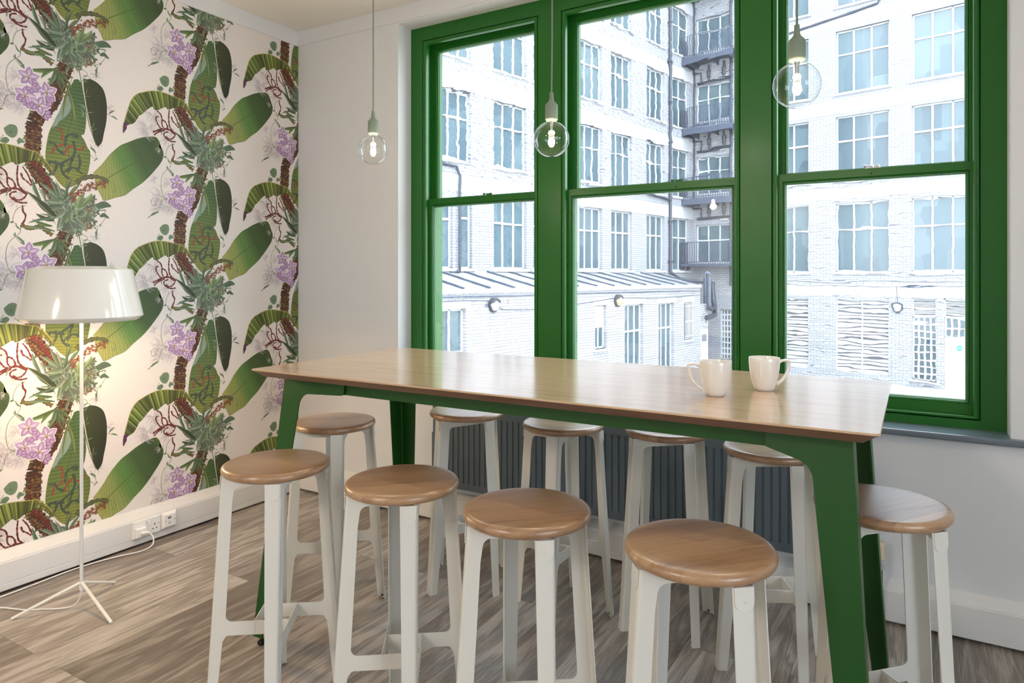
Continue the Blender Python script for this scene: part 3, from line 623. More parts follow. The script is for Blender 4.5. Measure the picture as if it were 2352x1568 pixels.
# ---------------------------------------------------------------- high table
TX0, TX1, TY0, TY1, TZ = -2.109, -0.062, 1.646, 2.500, 1.011
tb = empty('high_table', ((TX0+TX1)/2, (TY0+TY1)/2, 0)); tag(tb, 'long green-legged high table with a pale oak top, two mugs on it', 'table')
TO = Matrix.Translation((-(TX0+TX1)/2, -(TY0+TY1)/2, 0))
def tput(mb, name, m, par=None, **k):
    o = mb.build(name, m, None, **k); o.parent = par or tb
    o.matrix_parent_inverse = TO if par is None else Matrix.Identity(4)
    return o
def rrect(x0, x1, y0, y1, r, n=5):
    return fillet([(x0, y0, r), (x1, y0, r), (x1, y1, r), (x0, y1, r)], n)
def loft(mb, loops, mi=0):
    n = len(loops[0]); vs = [p for l in loops for p in l]; fs = []
    for i in range(len(loops)-1):
        for k in range(n): fs.append((i*n+k, i*n+(k+1) % n, (i+1)*n+(k+1) % n, (i+1)*n+k))
    fs += [tuple(range(n))[::-1], tuple((len(loops)-1)*n+k for k in range(n))]
    mb.add(vs, fs, mi)
q = MB()
def rl(e, z): return [(x, y, z) for x, y in rrect(TX0+e, TX1-e, TY0+e, TY1-e, max(0.002, 0.016-e*0.3))]
loft(q, [rl(0.0, TZ-0.005), rl(0.0, TZ-0.0015), rl(0.0015, TZ)])
tput(q, 'tabletop', M_top, auto=30)
q = MB(); loft(q, [rl(0.036, TZ-0.030), rl(0.001, TZ-0.0052)]); tput(q, 'chamfered_edge', M_edge, auto=30)
LZ = TZ-0.030; SPX, SPY = 0.060, 0.105
def table_leg(sx, sy, x_o, y_o, armlen, slope):
    M = lambda u, t, z: (x_o+sx*(-u+SPX*(LZ-z)), y_o+sy*(-t+SPY*(LZ-z)), z)
    w1, w0 = 0.088, 0.050
    out = fillet([(0, LZ), (0, 0.034), (w0, 0.034), (w1, 0.80), (w1+0.004, LZ-0.062-slope, 0.045), (armlen-0.01, LZ-0.052), (armlen, LZ-0.049), (armlen, LZ)], 8)
    q = MB(); q.prism(out, lambda a, b, t: M(a, t, b), 0.0, 0.004)
    # rounded fold and side flange (cross-section swept down the leg)
    secs = []
    for z in (LZ, 0.034):
        k = (z-0.034)/(LZ-0.034); fl = 0.052+0.034*k
        o_ = []; i_ = []
        for j in range(6):
            a = pi/2*j/5; o_.append((0.010-0.010*sin(a), 0.010-0.010*cos(a))); i_.append((0.010-0.006*sin(a), 0.010-0.006*cos(a)))
        loop = o_+[(0, fl), (0.004, fl)]+i_[::-1]
        secs.append([M(u, t, z) for u, t in loop])
    loft(q, secs)
    # short-side arm
    o = tput(q, 'leg', M_tgreen, auto=30)
    # levelling foot
    fx, fy, _ = M(0.024, 0.024, 0.02)
    q = MB(); q.lathe([(0.0001, 0.0), (0.013, 0.0), (0.0165, 0.004), (0.0165, 0.009), (0.010, 0.016), (0.005, 0.019), (0.004, 0.040), (0.0001, 0.040)], (fx, fy, 0), 20)
    f = q.build('levelling_foot', M_black, None, auto=35); f.parent = o
    f.matrix_parent_inverse = Matrix.Identity(4)
    return o
table_leg(-1, -1, -2.042, 1.750, 0.305, 0.0)
table_leg(1, -1, -0.124, 1.750, 0.195, 0.018)
table_leg(-1, 1, -2.042, 2.405, 0.195, 0.018)
table_leg(1, 1, -0.124, 2.405, 0.305, 0.0)
for y, nm in ((1.757, 0), (2.398, 1)):
    q = MB(); q.box(-1.95, -0.20, y-0.002, y+0.002, LZ-0.050, LZ); q.box(-1.95, -0.20, y-(0.0 if nm else 0), y+(0.03 if nm == 0 else -0.03), LZ-0.003, LZ)
    tput(q, 'long_rail', M_tgreen)
for x in (-2.035, -0.131):
    q = MB(); q.box(x-0.002, x+0.002, 1.80, 2.355, LZ-0.050, LZ); q.box(x-0.02, x+0.02, 1.80, 2.355, LZ-0.003, LZ); tput(q, 'end_rail', M_tgreen)

# ---------------------------------------------------------------- stools
ST = 0.760
st0 = empty('bar_stool', (0, 0, 0))
def sput(mb, name, m, par=None, **k):
    o = mb.build(name, m, None, **k); o.parent = par or st0; return o
q = MB(); t_ = 0.029; prof = []
prof.append((0.0001, ST-t_)); prof.append((0.140, ST-t_))
for k in range(9):
    a = -pi/2+pi*k/8; prof.append((0.1515+0.0135*cos(a), ST-t_/2+(t_/2-0.0008)*sin(a)))
prof += [(0.138, ST), (0.0001, ST)]
q.lathe(prof, n=64); sput(q, 'seat', M_seat, auto=50)
SZ = ST-t_; D_ = 0.024; BETA = R_(9.7); RI = -0.0525
ro = lambda z: 0.157+(SZ-z)/SZ*0.048
for k in range(4):
    rot = Matrix.Rotation(k*pi/2, 3, 'Z')
    def W(r, t, z):
        x = r-0.18; v = rot @ Vector((0.18+x*cos(BETA)+t*sin(BETA), -x*sin(BETA)+t*cos(BETA), z)); return (v.x, v.y, v.z)
    e = 0.009
    pts = [(ro(SZ)-e, SZ), (ro(0.0)-e, 0.0), (ro(0)-0.032, 0.0), (ro(0.20)-0.040, 0.205, 0.02), (ro(0.235)-0.062, 0.2350, 0.006), (RI, 0.2350), (RI, 0.2775), (ro(0.28)-0.060, 0.2775, 0.018), (ro(0.60)-0.043, 0.64), (ro(0.68)-0.046, 0.700, 0.022), (RI, 0.700), (RI, SZ)]
    pts[3] = (ro(0.20)-0.040, 0.215); pts[4] = (ro(0.235)-0.050, 0.2350, 0.010); pts[7] = (ro(0.2775)-0.044, 0.2775, 0.018)
    q = MB(); q.prism(fillet(pts, 6), lambda a, b, t: W(a, t, b), D_-0.003, D_)
    secs = []
    for z in (SZ, 0.0):
        kk = z/SZ; fw = 0.036+0.012*kk; R0 = ro(z)
        o_ = []; i_ = []
        for j in range(6):
            a = pi/2*j/5; o_.append((R0-e+e*sin(a), D_-e+e*cos(a))); i_.append((R0-e+(e-0.003)*sin(a), D_-e+(e-0.003)*cos(a)))
        loop = o_+[(R0, D_-fw), (R0-0.003, D_-fw)]+i_[::-1]
        secs.append([W(r, t, z) for r, t in loop])
    loft(q, secs)
    leg = sput(q, 'leg', M_white, auto=30)
    # riveted tab at the top of the leg
    q = MB(); zc = 0.703; rr = 0.0205
    pl = [(-rr, SZ), (-rr, zc)]+[(-rr*cos(pi*j/12), zc-rr*sin(pi*j/12)) for j in range(1, 12)]+[(rr, zc), (rr, SZ)]
    q.prism(pl, lambda a, b, t: W(ro(b)+t, a, b), 0.0001, 0.0024)
    sput(q, 'tab', M_white, leg, auto=30)
    q = MB()
    for (rz, tt) in ((zc, 0.0),):
        q.lathe([(0.0001, 0.0024), (0.0035, 0.0024), (0.0032, 0.0036), (0.0001, 0.004)], (0, 0, 0), 12, axis='X')
        q.v = [W(ro(zc)+x, y, zc+z) for x, y, z in q.v]
    sput(q, 'rivet', M_white, leg, auto=30)
    # lower tab, folded toe plate and rubber foot
    q = MB(); zc = 0.028; rr = 0.014
    pl = [(-rr, 0.0), (rr, 0.0), (rr, zc)]+[(rr*cos(pi*j/10), zc+rr*sin(pi*j/10)) for j in range(1, 10)]+[(-rr, zc)]
    q.prism(pl, lambda a, b, t: W(ro(b)+t, a+0.004, b), 0.0001, 0.0014); sput(q, 'tab', M_white, leg, auto=30)
    q = MB(); q.prism([(ro(0)-0.030, D_-0.004), (ro(0)-0.004, D_-0.034), (ro(0)-0.004, D_-0.004)], lambda a, b, t: W(a, b, t), 0.003, 0.005); sput(q, 'toe_plate', M_white, leg)
    q = MB(); q.lathe([(0.0001, 0.0), (0.005, 0.0), (0.005, 0.008), (0.0001, 0.009)], (0, 0, 0), 12); q.v = [W(ro(0)-0.0135+x, D_-0.013+y, z) for x, y, z in q.v]; sput(q, 'rubber_foot', M_black, leg)
    # small bolt marks on the foot arm
    for rr_ in (0.055, 0.125):
        q = MB(); vs = []
        for z0 in (D_, D_+0.0008):
            vs += [W(rr_+0.0028*cos(2*pi*j/8), z0, 0.256+0.0028*sin(2*pi*j/8)) for j in range(8)]
        q.add(vs, [tuple(range(8)), tuple(range(8, 16))]+[(j, (j+1) % 8, 8+(j+1) % 8, 8+j) for j in range(8)])
        sput(q, 'rivet', M_white, leg)
STOOLS = [
 (-1.7687, 1.4810, 45, 'front row bar stool nearest the patterned wallpaper, plain oak seat', 'f'),
 (-1.2956, 1.5359, 45, 'front row bar stool, second from the wallpaper end, dark knot in its oak seat', 'f'),
 (-0.8632, 1.5133, 44, 'front row bar stool, third from the wallpaper end, pale stave in its seat', 'f'),
 (-0.4122, 1.4961, 47, 'largest bar stool in front, nearest the camera, below the tabletop corner', 'f'),
 (-0.0758, 2.0150, 55, 'bar stool half tucked behind the near right green table leg', 'e'),
 (-2.0683, 2.0260, 47, 'bar stool tucked under the table end by the wallpaper wall', 'e'),
 (-1.7213, 2.4793, 72, 'back row bar stool at the left end of the dark radiator', 'b'),
 (-1.2396, 2.4711, 9, 'back row bar stool, second from the radiator left end, seat under the table edge', 'b'),
 (-0.8380, 2.5800, 48, 'back row bar stool, third along the dark radiator, behind the largest front stool', 'b'),
 (-0.4293, 2.4843, 38, 'back row bar stool beside the right green table legs, before the radiator', 'b')]
grp = {'f': 'bar stools along the front of the table', 'e': 'bar stools at the table ends', 'b': 'bar stools between the table and the radiator'}
for i, (x, y, a, lb, g) in enumerate(STOOLS):
    o = st0 if i == 0 else copy_tree(st0)
    o.location = (x, y, 0); o.rotation_euler = (0, 0, R_(a)); tag(o, lb, 'stool', 'white steel bar stools with round oak seats')

# ---------------------------------------------------------------- mugs
def mug(x, y, ang, label):
    z = TZ
    g = empty('mug', (x, y, z), ang); tag(g, label, 'mug', 'white mugs on the table')
    q = MB()
    out = [(0.0001, 0.001), (0.020, 0.001), (0.0225, 0.0), (0.0255, 0.001), (0.030, 0.011), (0.0355, 0.027), (0.0400, 0.046), (0.0428, 0.066), (0.0440, 0.084), (0.0443, 0.0965), (0.0436, 0.0985), (0.0424, 0.0965), (0.0418, 0.084), (0.0402, 0.062), (0.036, 0.038), (0.029, 0.015), (0.022, 0.007), (0.0001, 0.006)]
    q.lathe(out, n=48); q.build('body', M_mug, g, auto=60)
    q = MB()
    path = spline([(0.0425, 0, 0.083), (0.052, 0, 0.0875), (0.0655, 0, 0.0890), (0.0745, 0, 0.086), (0.0755, 0, 0.078), (0.0725, 0, 0.060), (0.064, 0, 0.042), (0.052, 0, 0.028), (0.0365, 0, 0.0175)], 6)
    q.tube(path, [0.0042 if 0.1 < k/len(path) < 0.9 else 0.005 for k in range(len(path))], 12)
    q.v = [(a, b*1.5, c) for a, b, c in q.v]
    h = q.build('handle', M_mug, g, smooth=True)
MK = 1.353276
mug(-0.4915, 1.949, R_(205), 'white mug, its handle pointing left towards the wallpaper')
mug(-0.3870, 2.110, R_(33), 'white mug, its handle pointing right towards the window, behind the other')

# ---------------------------------------------------------------- floor lamp
LX, LY = -2.936, 1.485
lamp = empty('floor_lamp', (LX, LY, 0)); tag(lamp, 'white floor lamp with a glossy tapered shade on a thin tripod, before the wallpaper', 'floor lamp')
def lput(mb, name, m, **k):
    mb.v = [(a-LX, b-LY, c) for a, b, c in mb.v]
    return mb.build(name, m, lamp, **k)
q = MB(); q.tube([(LX, LY, 0.100), (LX, LY, 1.36)], 0.0068, 14); lput(q, 'pole', M_lampw, auto=40)
for fx, fy in ((-3.0718, 1.2963), (-2.7015, 1.4757), (-3.0456, 1.6768)):
    q = MB(); v = Vector((fx-LX, fy-LY, 0)).normalized()
    q.tube([(LX+v.x*0.002, LY+v.y*0.002, 0.104), (fx, fy, 0.004)], 0.0066, 12)
    q.v = [(a, b, max(c, 0.0004)) for a, b, c in q.v]
    lput(q, 'leg', M_lampw, auto=50)
q = MB(); q.lathe([(0.0001, 0.074), (0.008, 0.074), (0.0085, 0.100), (0.0001, 0.101)], (LX, LY, 0), 14); lput(q, 'cable_gland', M_plug)
q = MB()
sh = [(0.196, 1.1700), (0.2195, 1.1860), (0.2210, 1.1890), (0.1835, 1.3740), (0.1810, 1.3780), (0.150, 1.3905), (0.149, 1.3885), (0.1795, 1.3760), (0.1815, 1.3730), (0.2180, 1.1900), (0.2170, 1.1880), (0.1955, 1.1725)]
q.lathe(sh, (LX, LY, 0), 72, close=True); lput(q, 'lamp_shade', M_lampw, auto=35)
for k in range(3):
    q = MB(); a = 2*pi*k/3+0.4; q.tube([(LX+0.006*cos(a), LY+0.006*sin(a), 1.350), (LX+0.182*cos(a), LY+0.182*sin(a), 1.365)], 0.002, 6); lput(q, 'shade_arm', M_lampw)
for s_ in (-1, 1): q = MB(); q.lathe([(0.0001, 1.300), (0.018, 1.300), (0.018, 1.345), (0.0001, 1.346)], (LX+0.035*s_, LY, 0), 14); lput(q, 'bulb_holder', M_plug)
M_lbulb = mat('warm_lamp_bulb', (255, 226, 180), 0.4, emit=(255, 206, 140), estr=6)
for s in (-1, 1):
    q = MB(); q.lathe([(0.0001, 1.232), (0.014, 1.236), (0.0245, 1.250), (0.026, 1.266), (0.020, 1.284), (0.013, 1.299), (0.0001, 1.3)], (LX+0.035*s, LY, 0), 18); lput(q, 'bulb', M_lbulb, smooth=True)
# mains cable: lamp -> out of frame -> back along the trunking -> plug
q = MB()
path = [(LX, LY, 0.076), (LX-0.004, LY-0.003, 0.045), (-2.960, 1.468, 0.012), (-2.995, 1.435, 0.0045), (-3.043, 1.402, 0.004), (-3.100, 1.360, 0.004), (-3.160, 1.338, 0.004), (-3.215, 1.316, 0.004), (-3.262, 1.270, 0.004), (-3.27, 1.16, 0.004), (-3.20, 1.05, 0.004), (-3.22, 0.93, 0.004), (-3.30, 0.95, 0.004), (-3.335, 1.10, 0.004), (-3.332, 1.26, 0.004), (-3.322, 1.36, 0.004), (-3.330, 1.50, 0.004), (-3.340, 1.62, 0.0045), (-3.335, 1.74, 0.0045), (-3.305, 1.85, 0.005), (-3.268, 1.925, 0.008), (-3.256, 1.972, 0.022), (-3.270, 1.990, 0.045), (-3.288, 1.992, 0.062), (-3.300, 1.986, 0.071)]
q.tube(spline(path, 8), 0.0034, 8); lput(q, 'mains_cable', M_cable, smooth=True)
q = MB(); X = FX+0.011; q.box(X, X+0.014, 1.936, 1.988, 0.050, 0.098); q.box(X+0.012, X+0.020, 1.948, 1.984, 0.054, 0.097); lput(q, 'plug', M_plug, bevel=0.005, bseg=3)
q = MB(); q.tube(spline([(X+0.018, 1.962, 0.074), (X+0.030, 1.968, 0.076), (X+0.038, 1.978, 0.076), (X+0.039, 1.988, 0.071)], 5), [0.009, 0.009, 0.009, 0.0088, 0.0085, 0.0085, 0.008, 0.008, 0.0078, 0.0075, 0.0072, 0.007, 0.0065, 0.006, 0.0055, 0.005], 12); lput(q, 'plug_cable_grip', M_plug, smooth=True)
lp = bpy.data.lights.new('floor_lamp_light', 'POINT'); lp.energy = 14; lp.color = (1.0, 0.66, 0.36); lp.shadow_soft_size = 0.03
lo = bpy.data.objects.new('floor_lamp_light', lp); COL.objects.link(lo); lo.parent = lamp; lo.location = (0.0, 0.0, 1.205)

# ---------------------------------------------------------------- pendant bulbs
def pendant(x, y, zc, label, sway):
    g = empty('pendant_lamp', (x, y, CEIL)); tag(g, label, 'pendant lamp', 'grey green pendants with bare globe bulbs')
    z = lambda w: zc+w-CEIL
    q = MB(); q.lathe([(0.0001, z(0.064)), (0.0170, z(0.064)), (0.0215, z(0.068)), (0.0222, z(0.072)), (0.0222, z(0.118)), (0.0205, z(0.122)), (0.0155, z(0.127)), (0.0105, z(0.133)), (0.0080, z(0.140)), (0.0072, z(0.150)), (0.0070, z(0.162)), (0.0062, z(0.163)), (0.0001, z(0.163))], n=32); q.build('lamp_holder', M_sock, g, auto=50)
    q = MB(); top = 0.0; z0 = z(0.162)
    q.tube([(sway*sin((k/30)*5.0)*0.6, 0, z0+(top-z0)*k/30) for k in range(31)], 0.0030, 8); q.build('cord', M_cord, g, smooth=True)
    q = MB(); q.lathe([(0.0001, -0.0), (0.045, -0.0), (0.045, -0.022), (0.006, -0.026), (0.0001, -0.026)], n=28); q.build('ceiling_rose', M_sock, g, auto=40)
    R = 0.0625; prof = [(0.0001, z(-R))]
    for k in range(1, 25):
        a = -pi/2+(pi/2+1.18)*k/24; prof.append((R*cos(a), z(R*sin(a))))
    prof += [(0.0185, z(0.0615)), (0.0165, z(0.066)), (0.0160, z(0.072))]
    q = MB(); q.lathe(prof, n=48); 
    q.f = q.f[:-1]; q.mi = q.mi[:-1]
    gl = q.build('globe_bulb', M_bulb, g, smooth=True)
    q = MB(); q.lathe([(0.0001, z(0.028)), (0.004, z(0.030)), (0.0052, z(0.050)), (0.009, z(0.068)), (0.0001, z(0.069))], n=14)
    q.tube([(-0.004, 0, z(0.030)), (-0.006, 0, z(0.008))], 0.0007, 6); q.tube([(0.004, 0, z(0.030)), (0.006, 0, z(0.008))], 0.0007, 6)
    q.box(-0.0055, 0.0055, -0.002, 0.002, z(0.006), z(0.013)); s = q.build('glass_stem', M_chrome, g)
    q = MB(); q.lathe([(0.0001, z(-0.028)), (0.007, z(-0.025)), (0.0115, z(-0.016)), (0.0120, z(-0.006)), (0.008, z(0.004)), (0.0001, z(0.007))], n=16); q.build('filament', M_fil, g, smooth=True)
    l = bpy.data.lights.new('pendant_light', 'POINT'); l.energy = 4.0; l.color = (1.0, 0.80, 0.58); l.shadow_soft_size = 0.02
    lo = bpy.data.objects.new('pendant_light', l); COL.objects.link(lo); lo.parent = g; lo.location = (0, 0, z(-0.040))
pendant(-1.976, 2.155, 1.884, 'left pendant bulb, hanging in front of the plain wall', 0.001)
pendant(-1.098, 2.099, 1.830, 'middle pendant bulb, hanging in front of the green window post', 0.004)
pendant(-0.274, 1.955, 1.868, 'right pendant bulb, largest, hanging before the right window', 0.0)
# ---------------------------------------------------------------- wallpaper (flat print, drawn as inked patches)
PY, PZ0, PZ1 = 2.2082, 0.1665, 2.820
PV, PF, PC = [], [], []
def clip(poly, cols):
    P = list(zip(poly, cols))
    for ax, lim, sg in ((0, YW-0.0005, 1), (0, YB, -1), (1, PZ1, 1), (1, PZ0, -1)):
        o = []
        for i in range(len(P)):
            a, b = P[i-1], P[i]
            ia = (a[0][ax]-lim)*sg <= 0; ib = (b[0][ax]-lim)*sg <= 0
            if ia != ib:
                t = (lim-a[0][ax])/(b[0][ax]-a[0][ax])
                o.append((tuple(a[0][k]+(b[0][k]-a[0][k])*t for k in (0, 1)), tuple(a[1][k]+(b[1][k]-a[1][k])*t for k in range(3))))
            if ib: o.append(b)
        P = o
        if len(P) < 3: return None, None
    return [p[0] for p in P], [p[1] for p in P]
ART = []     # (layer, poly, cols) in metres relative to the motif anchor
ELN = [0]
def poly(layer, pts, col, scale=0.001, own=True):
    if own: ELN[0] += 1
    c = [lin(col)]*len(pts) if not isinstance(col, list) else [lin(k) for k in col]
    ART.append(((layer, ELN[0]), [(a*scale, b*scale) for a, b in pts], c))
def polyn(layer, pts, col): poly(layer, pts, col, own=False)
def vary(c, k): return tuple(max(0, min(255, v*k)) for v in c)
def mixc(a, b, t): return tuple(a[i]+(b[i]-a[i])*t for i in range(3))
def resample(pts, n):
    d = [0]
    for i in range(1, len(pts)): d.append(d[-1]+math.hypot(pts[i][0]-pts[i-1][0], pts[i][1]-pts[i-1][1]))
    o = []; j = 0
    for k in range(n+1):
        t = d[-1]*k/n
        while j < len(d)-2 and d[j+1] < t: j += 1
        u = (t-d[j])/max(1e-9, d[j+1]-d[j]); o.append((pts[j][0]+(pts[j+1][0]-pts[j][0])*u, pts[j][1]+(pts[j+1][1]-pts[j][1])*u))
    return o
def sm(pts, n=5): return [tuple(p) for p in [(q[0], q[1]) for q in spline([(a, b, 0) for a, b in pts], n)]]
def leaf(layer, A, B, n, m, cf):
    ELN[0] += 1
    A = resample(sm(A), n); B = resample(sm(B), n)
    g = [[(A[i][0]+(B[i][0]-A[i][0])*j/m, A[i][1]+(B[i][1]-A[i][1])*j/m) for j in range(m+1)] for i in range(n+1)]
    for i in range(n):
        for j in range(m):
            polyn(layer, [g[i][j], g[i+1][j], g[i+1][j+1], g[i][j+1]], [cf(i/n, j/m, i), cf((i+1)/n, j/m, i), cf((i+1)/n, (j+1)/m, i), cf(i/n, (j+1)/m, i)])
def ribbon(layer, pts, w, col, taper=False, edge=None, jag=0.0):
    ELN[0] += 1
    p = sm(pts, 5); n = len(p)
    def offs(ww):
        l, r = [], []
        for i in range(n):
            a = p[max(0, i-1)]; b = p[min(n-1, i+1)]; dx, dy = b[0]-a[0], b[1]-a[1]; d = math.hypot(dx, dy) or 1
            k = ww/2*(1 if not taper else (1-0.85*(i/(n-1)))); k *= 1+jag*(rng.random()*2-1)
            l.append((p[i][0]-dy/d*k, p[i][1]+dx/d*k)); r.append((p[i][0]+dy/d*k, p[i][1]-dx/d*k))
        return l, r
    if edge:
        l, r = offs(w*1.45)
        for i in range(n-1): polyn(layer, [l[i], l[i+1], r[i+1], r[i]], edge)
    l, r = offs(w)
    for i in range(n-1): polyn(layer+(0.5 if edge else 0), [l[i], l[i+1], r[i+1], r[i]], col)
def blade(layer, b, t, w, col, vein=None, curve=0.0, m=9):
    ELN[0] += 1
    if vein == 0:
        dx, dy = t[0]-b[0], t[1]-b[1]; polyn(layer, [b, (b[0]+dx*0.5-dy*0.17, b[1]+dy*0.5+dx*0.17), t, (b[0]+dx*0.5+dy*0.17, b[1]+dy*0.5-dx*0.17)], col); return
    dx, dy = t[0]-b[0], t[1]-b[1]; L_ = math.hypot(dx, dy) or 1; nx, ny = -dy/L_, dx/L_
    l, r, c = [], [], []
    for i in range(m+1):
        u = i/m; k = w/2*sin(pi*min(1, u*0.92+0.08))**0.8 if u < 1 else 0
        cx = b[0]+dx*u+nx*curve*sin(pi*u); cy = b[1]+dy*u+ny*curve*sin(pi*u)
        c.append((cx, cy)); l.append((cx+nx*k, cy+ny*k)); r.append((cx-nx*k, cy-ny*k))
    for i in range(m):
        k1, k2 = 0.86+0.24*i/m, 0.86+0.24*(i+1)/m
        polyn(layer, [c[i], c[i+1], l[i+1], l[i]], [vary(col, k1), vary(col, k2), vary(col, k2*1.12), vary(col, k1*1.12)])
        polyn(layer, [c[i], r[i], r[i+1], c[i+1]], [vary(col, k1*0.86), vary(col, k1*0.8), vary(col, k2*0.8), vary(col, k2*0.86)])
    if vein == 0: return
    for i in range(m): 
        polyn(layer+0.004, [(c[i][0]-nx*w*0.02, c[i][1]-ny*w*0.02), (c[i+1][0]-nx*w*0.02, c[i+1][1]-ny*w*0.02), (c[i+1][0]+nx*w*0.02, c[i+1][1]+ny*w*0.02), (c[i][0]+nx*w*0.02, c[i][1]+ny*w*0.02)], vary(col, 0.62))
# -- ghost fronds (pale lilac grey line work)
GH = (190, 181, 186)
for (cx, cy), r in WP['ghost']:
    r = r/4.9*2.6
    n = int(9+r/4)
    a0 = rng.random()*6.3
    for k in range(n):
        a = a0+(k/n)*2*pi*0.8+rng.uniform(-0.1, 0.1); rr = r*rng.uniform(0.65, 1.05)
        p0 = (cx, cy); p2 = (cx+rr*cos(a), cy+rr*sin(a)); bend = rng.uniform(-0.25, 0.25)*rr
        p1 = ((p0[0]+p2[0])/2-sin(a)*bend, (p0[1]+p2[1])/2+cos(a)*bend)
        ribbon(1, [p0, p1, p2], 1.7, vary(GH, rng.uniform(0.94, 1.04)), taper=True)
        for j in range(2, 8):
            u = j/8; bx = p0[0]+(p2[0]-p0[0])*u-sin(a)*bend*sin(pi*u); by = p0[1]+(p2[1]-p0[1])*u+cos(a)*bend*sin(pi*u)
            for s in (-1, 1):
                aa = a+s*0.7; ll = rr*0.16*(1.1-u*0.6); blade(1, (bx, by), (bx+ll*cos(aa), by+ll*sin(aa)), ll*0.32, vary(GH, rng.uniform(0.96, 1.06)), m=2, vein=0)
# -- large hanging leaf
def big_c(u, v, i):
    c = mixc((72, 102, 62), (122, 134, 64), min(1, max(0, (u-0.15)/0.7)))
    c = mixc(c, (150, 140, 70), max(0, (u-0.75))*1.6)
    return vary(c, (1.08 if i % 2 else 0.93)*(1.0-0.16*abs(v-0.5)))
leaf(2, WP['bigL'], WP['bigR'], 64, 6, big_c)
ribbon(2.5, [((a[0]+b[0])/2, (a[1]+b[1])/2) for a, b in zip(resample(WP['bigL'], 8), resample(WP['bigR'], 8))], 3.2, (84, 92, 44))
ribbon(2.6, WP['bigL'], 1.6, (150, 150, 90)); ribbon(2.6, WP['bigR'], 1.2, (56, 70, 40))
poly(3, sm(WP['fold']+[WP['fold'][0]], 4)[:-1], (134, 156, 144)); ribbon(3.2, WP['fold'], 1.3, (88, 108, 98))
for k in range(6):
    ribbon(3.2, [(WP['fold'][1][0]-k*6-6, WP['fold'][1][1]-20-k*14), (WP['fold'][1][0]-k*10-24, WP['fold'][1][1]-52-k*14)], 1.0, (108, 130, 120))
# -- dark leaf
leaf(4, WP['darkL'], WP['darkR'], 60, 4, lambda u, v, i: vary(mixc((66, 72, 42), (44, 50, 28), u), (1.10 if i % 2 else 0.92)*(1-0.15*v)))
ribbon(4.5, WP['darkR'], 1.8, (34, 42, 52)); ribbon(5, WP['darkL'], 3.0, (206, 206, 168))
# -- fan leaf
def fan_c(u, v, i):
    t = u-0.10*(v-0.5)
    c = (158, 160, 92)
    for a, b, cc in ((0.10, 0.34, (134, 150, 84)), (0.30, 0.42, (92, 130, 66)), (0.46, 0.60, (68, 92, 52)), (0.66, 0.80, (58, 77, 45)), (0.80, 0.95, (76, 98, 56))):
        c = mixc(c, cc, min(1, max(0, (t-a)/(b-a))))
    return vary(c, (1.05 if i % 2 else 0.95))
leaf(6, WP['fanA'], WP['fanB'], 90, 8, fan_c)
ribbon(6.4, WP['fanB'], 1.4, (66, 84, 44)); ribbon(6.4, WP['fanA'], 1.2, (140, 148, 80))
A_, B_, M_ = resample(sm(WP['fanA']), 26), resample(sm(WP['fanB']), 26), resample(sm(WP['fanM']), 26)
for i in range(3, 25, 1):
    ribbon(6.5, [M_[i], ((M_[i][0]+A_[i][0])/2+2, (M_[i][1]+A_[i][1])/2-1), A_[i]], 0.9, (72, 92, 48)); ribbon(6.5, [M_[i], ((M_[i][0]+B_[i][0])/2+3, (M_[i][1]+B_[i][1])/2), B_[i]], 0.9, (72, 92, 48))
ribbon(6.7, WP['fanM'], 3.4, (54, 76, 36)); ribbon(6.8, WP['fanM'], 1.0, (104, 130, 60))
# -- trunk with scales
TR = WP['trunk']
ribbon(7, TR, 62, (56, 38, 28), jag=0.10)
ts = resample(sm(TR), 60)
for i in range(1, 60):
    a = ts[i-1]; b = ts[i]; dx, dy = b[0]-a[0], b[1]-a[1]; d = math.hypot(dx, dy) or 1; nx, ny = -dy/d, dx/d
    for k in range(-3, 4):
        o = (k+(0.5 if i % 2 else 0))*9.6
        if abs(o) > 30: continue
        cx, cy = b[0]+nx*o+rng.uniform(-1.5, 1.5), b[1]+ny*o+rng.uniform(-1.5, 1.5)
        cc = rng.choice([(104, 68, 44), (86, 50, 34), (126, 92, 52), (92, 44, 36), (112, 80, 48)]); r = rng.uniform(5.2, 7.2)
        pts = [(cx+r*cos(t)*1.0, cy+r*1.25*sin(t)) for t in [0.2+6.28*j/7 for j in range(7)]]
        poly(7.2, pts, vary(cc, rng.uniform(0.8, 1.1)))
        poly(7.4, [(cx-r*0.9, cy+r*0.1), (cx-r*0.5, cy-r*0.95), (cx+r*0.4, cy-r*1.05), (cx+r*0.95, cy), (cx+r*0.3, cy-r*0.7), (cx-r*0.4, cy-r*0.6)], (40, 26, 22))
for k in range(26):
    b = ts[rng.randrange(0, 59)]; s = rng.choice((-1, 1)); poly(7.3, [(b[0]+s*28, b[1]-5), (b[0]+s*rng.uniform(34, 42), b[1]+rng.uniform(-2, 6)), (b[0]+s*28, b[1]+6)], (78, 54, 36))
ribbon(7.3, WP['red1'], 15, (112, 44, 40), jag=0.5); 
poly(9.2, WP['red2'], (150, 36, 38))
# -- arching leaf
def arch_c(u, v, i):
    h = [0.62, 1.0, 0.8, 1.3, 0.72, 1.12, 0.9, 1.45, 0.66][(i*5+int(i/3)) % 9]
    return vary(mixc((96, 116, 58), (112, 116, 52), u), h*(1.0-0.1*v))
leaf(8, WP['archA'], WP['archB'], 96, 5, arch_c)
ribbon(8.3, WP['archA'], 3.6, (168, 158, 92)); ribbon(8.2, WP['archB'], 1.6, (64, 70, 34))
poly(8.4, WP['archP'], (88, 44, 82))
ribbon(8.6, [(WP['archA'][-5][0], WP['archA'][-5][1]-6), (WP['archA'][-3][0]-4, WP['archA'][-3][1]-8), WP['archA'][-1]], 7, (102, 100, 58))
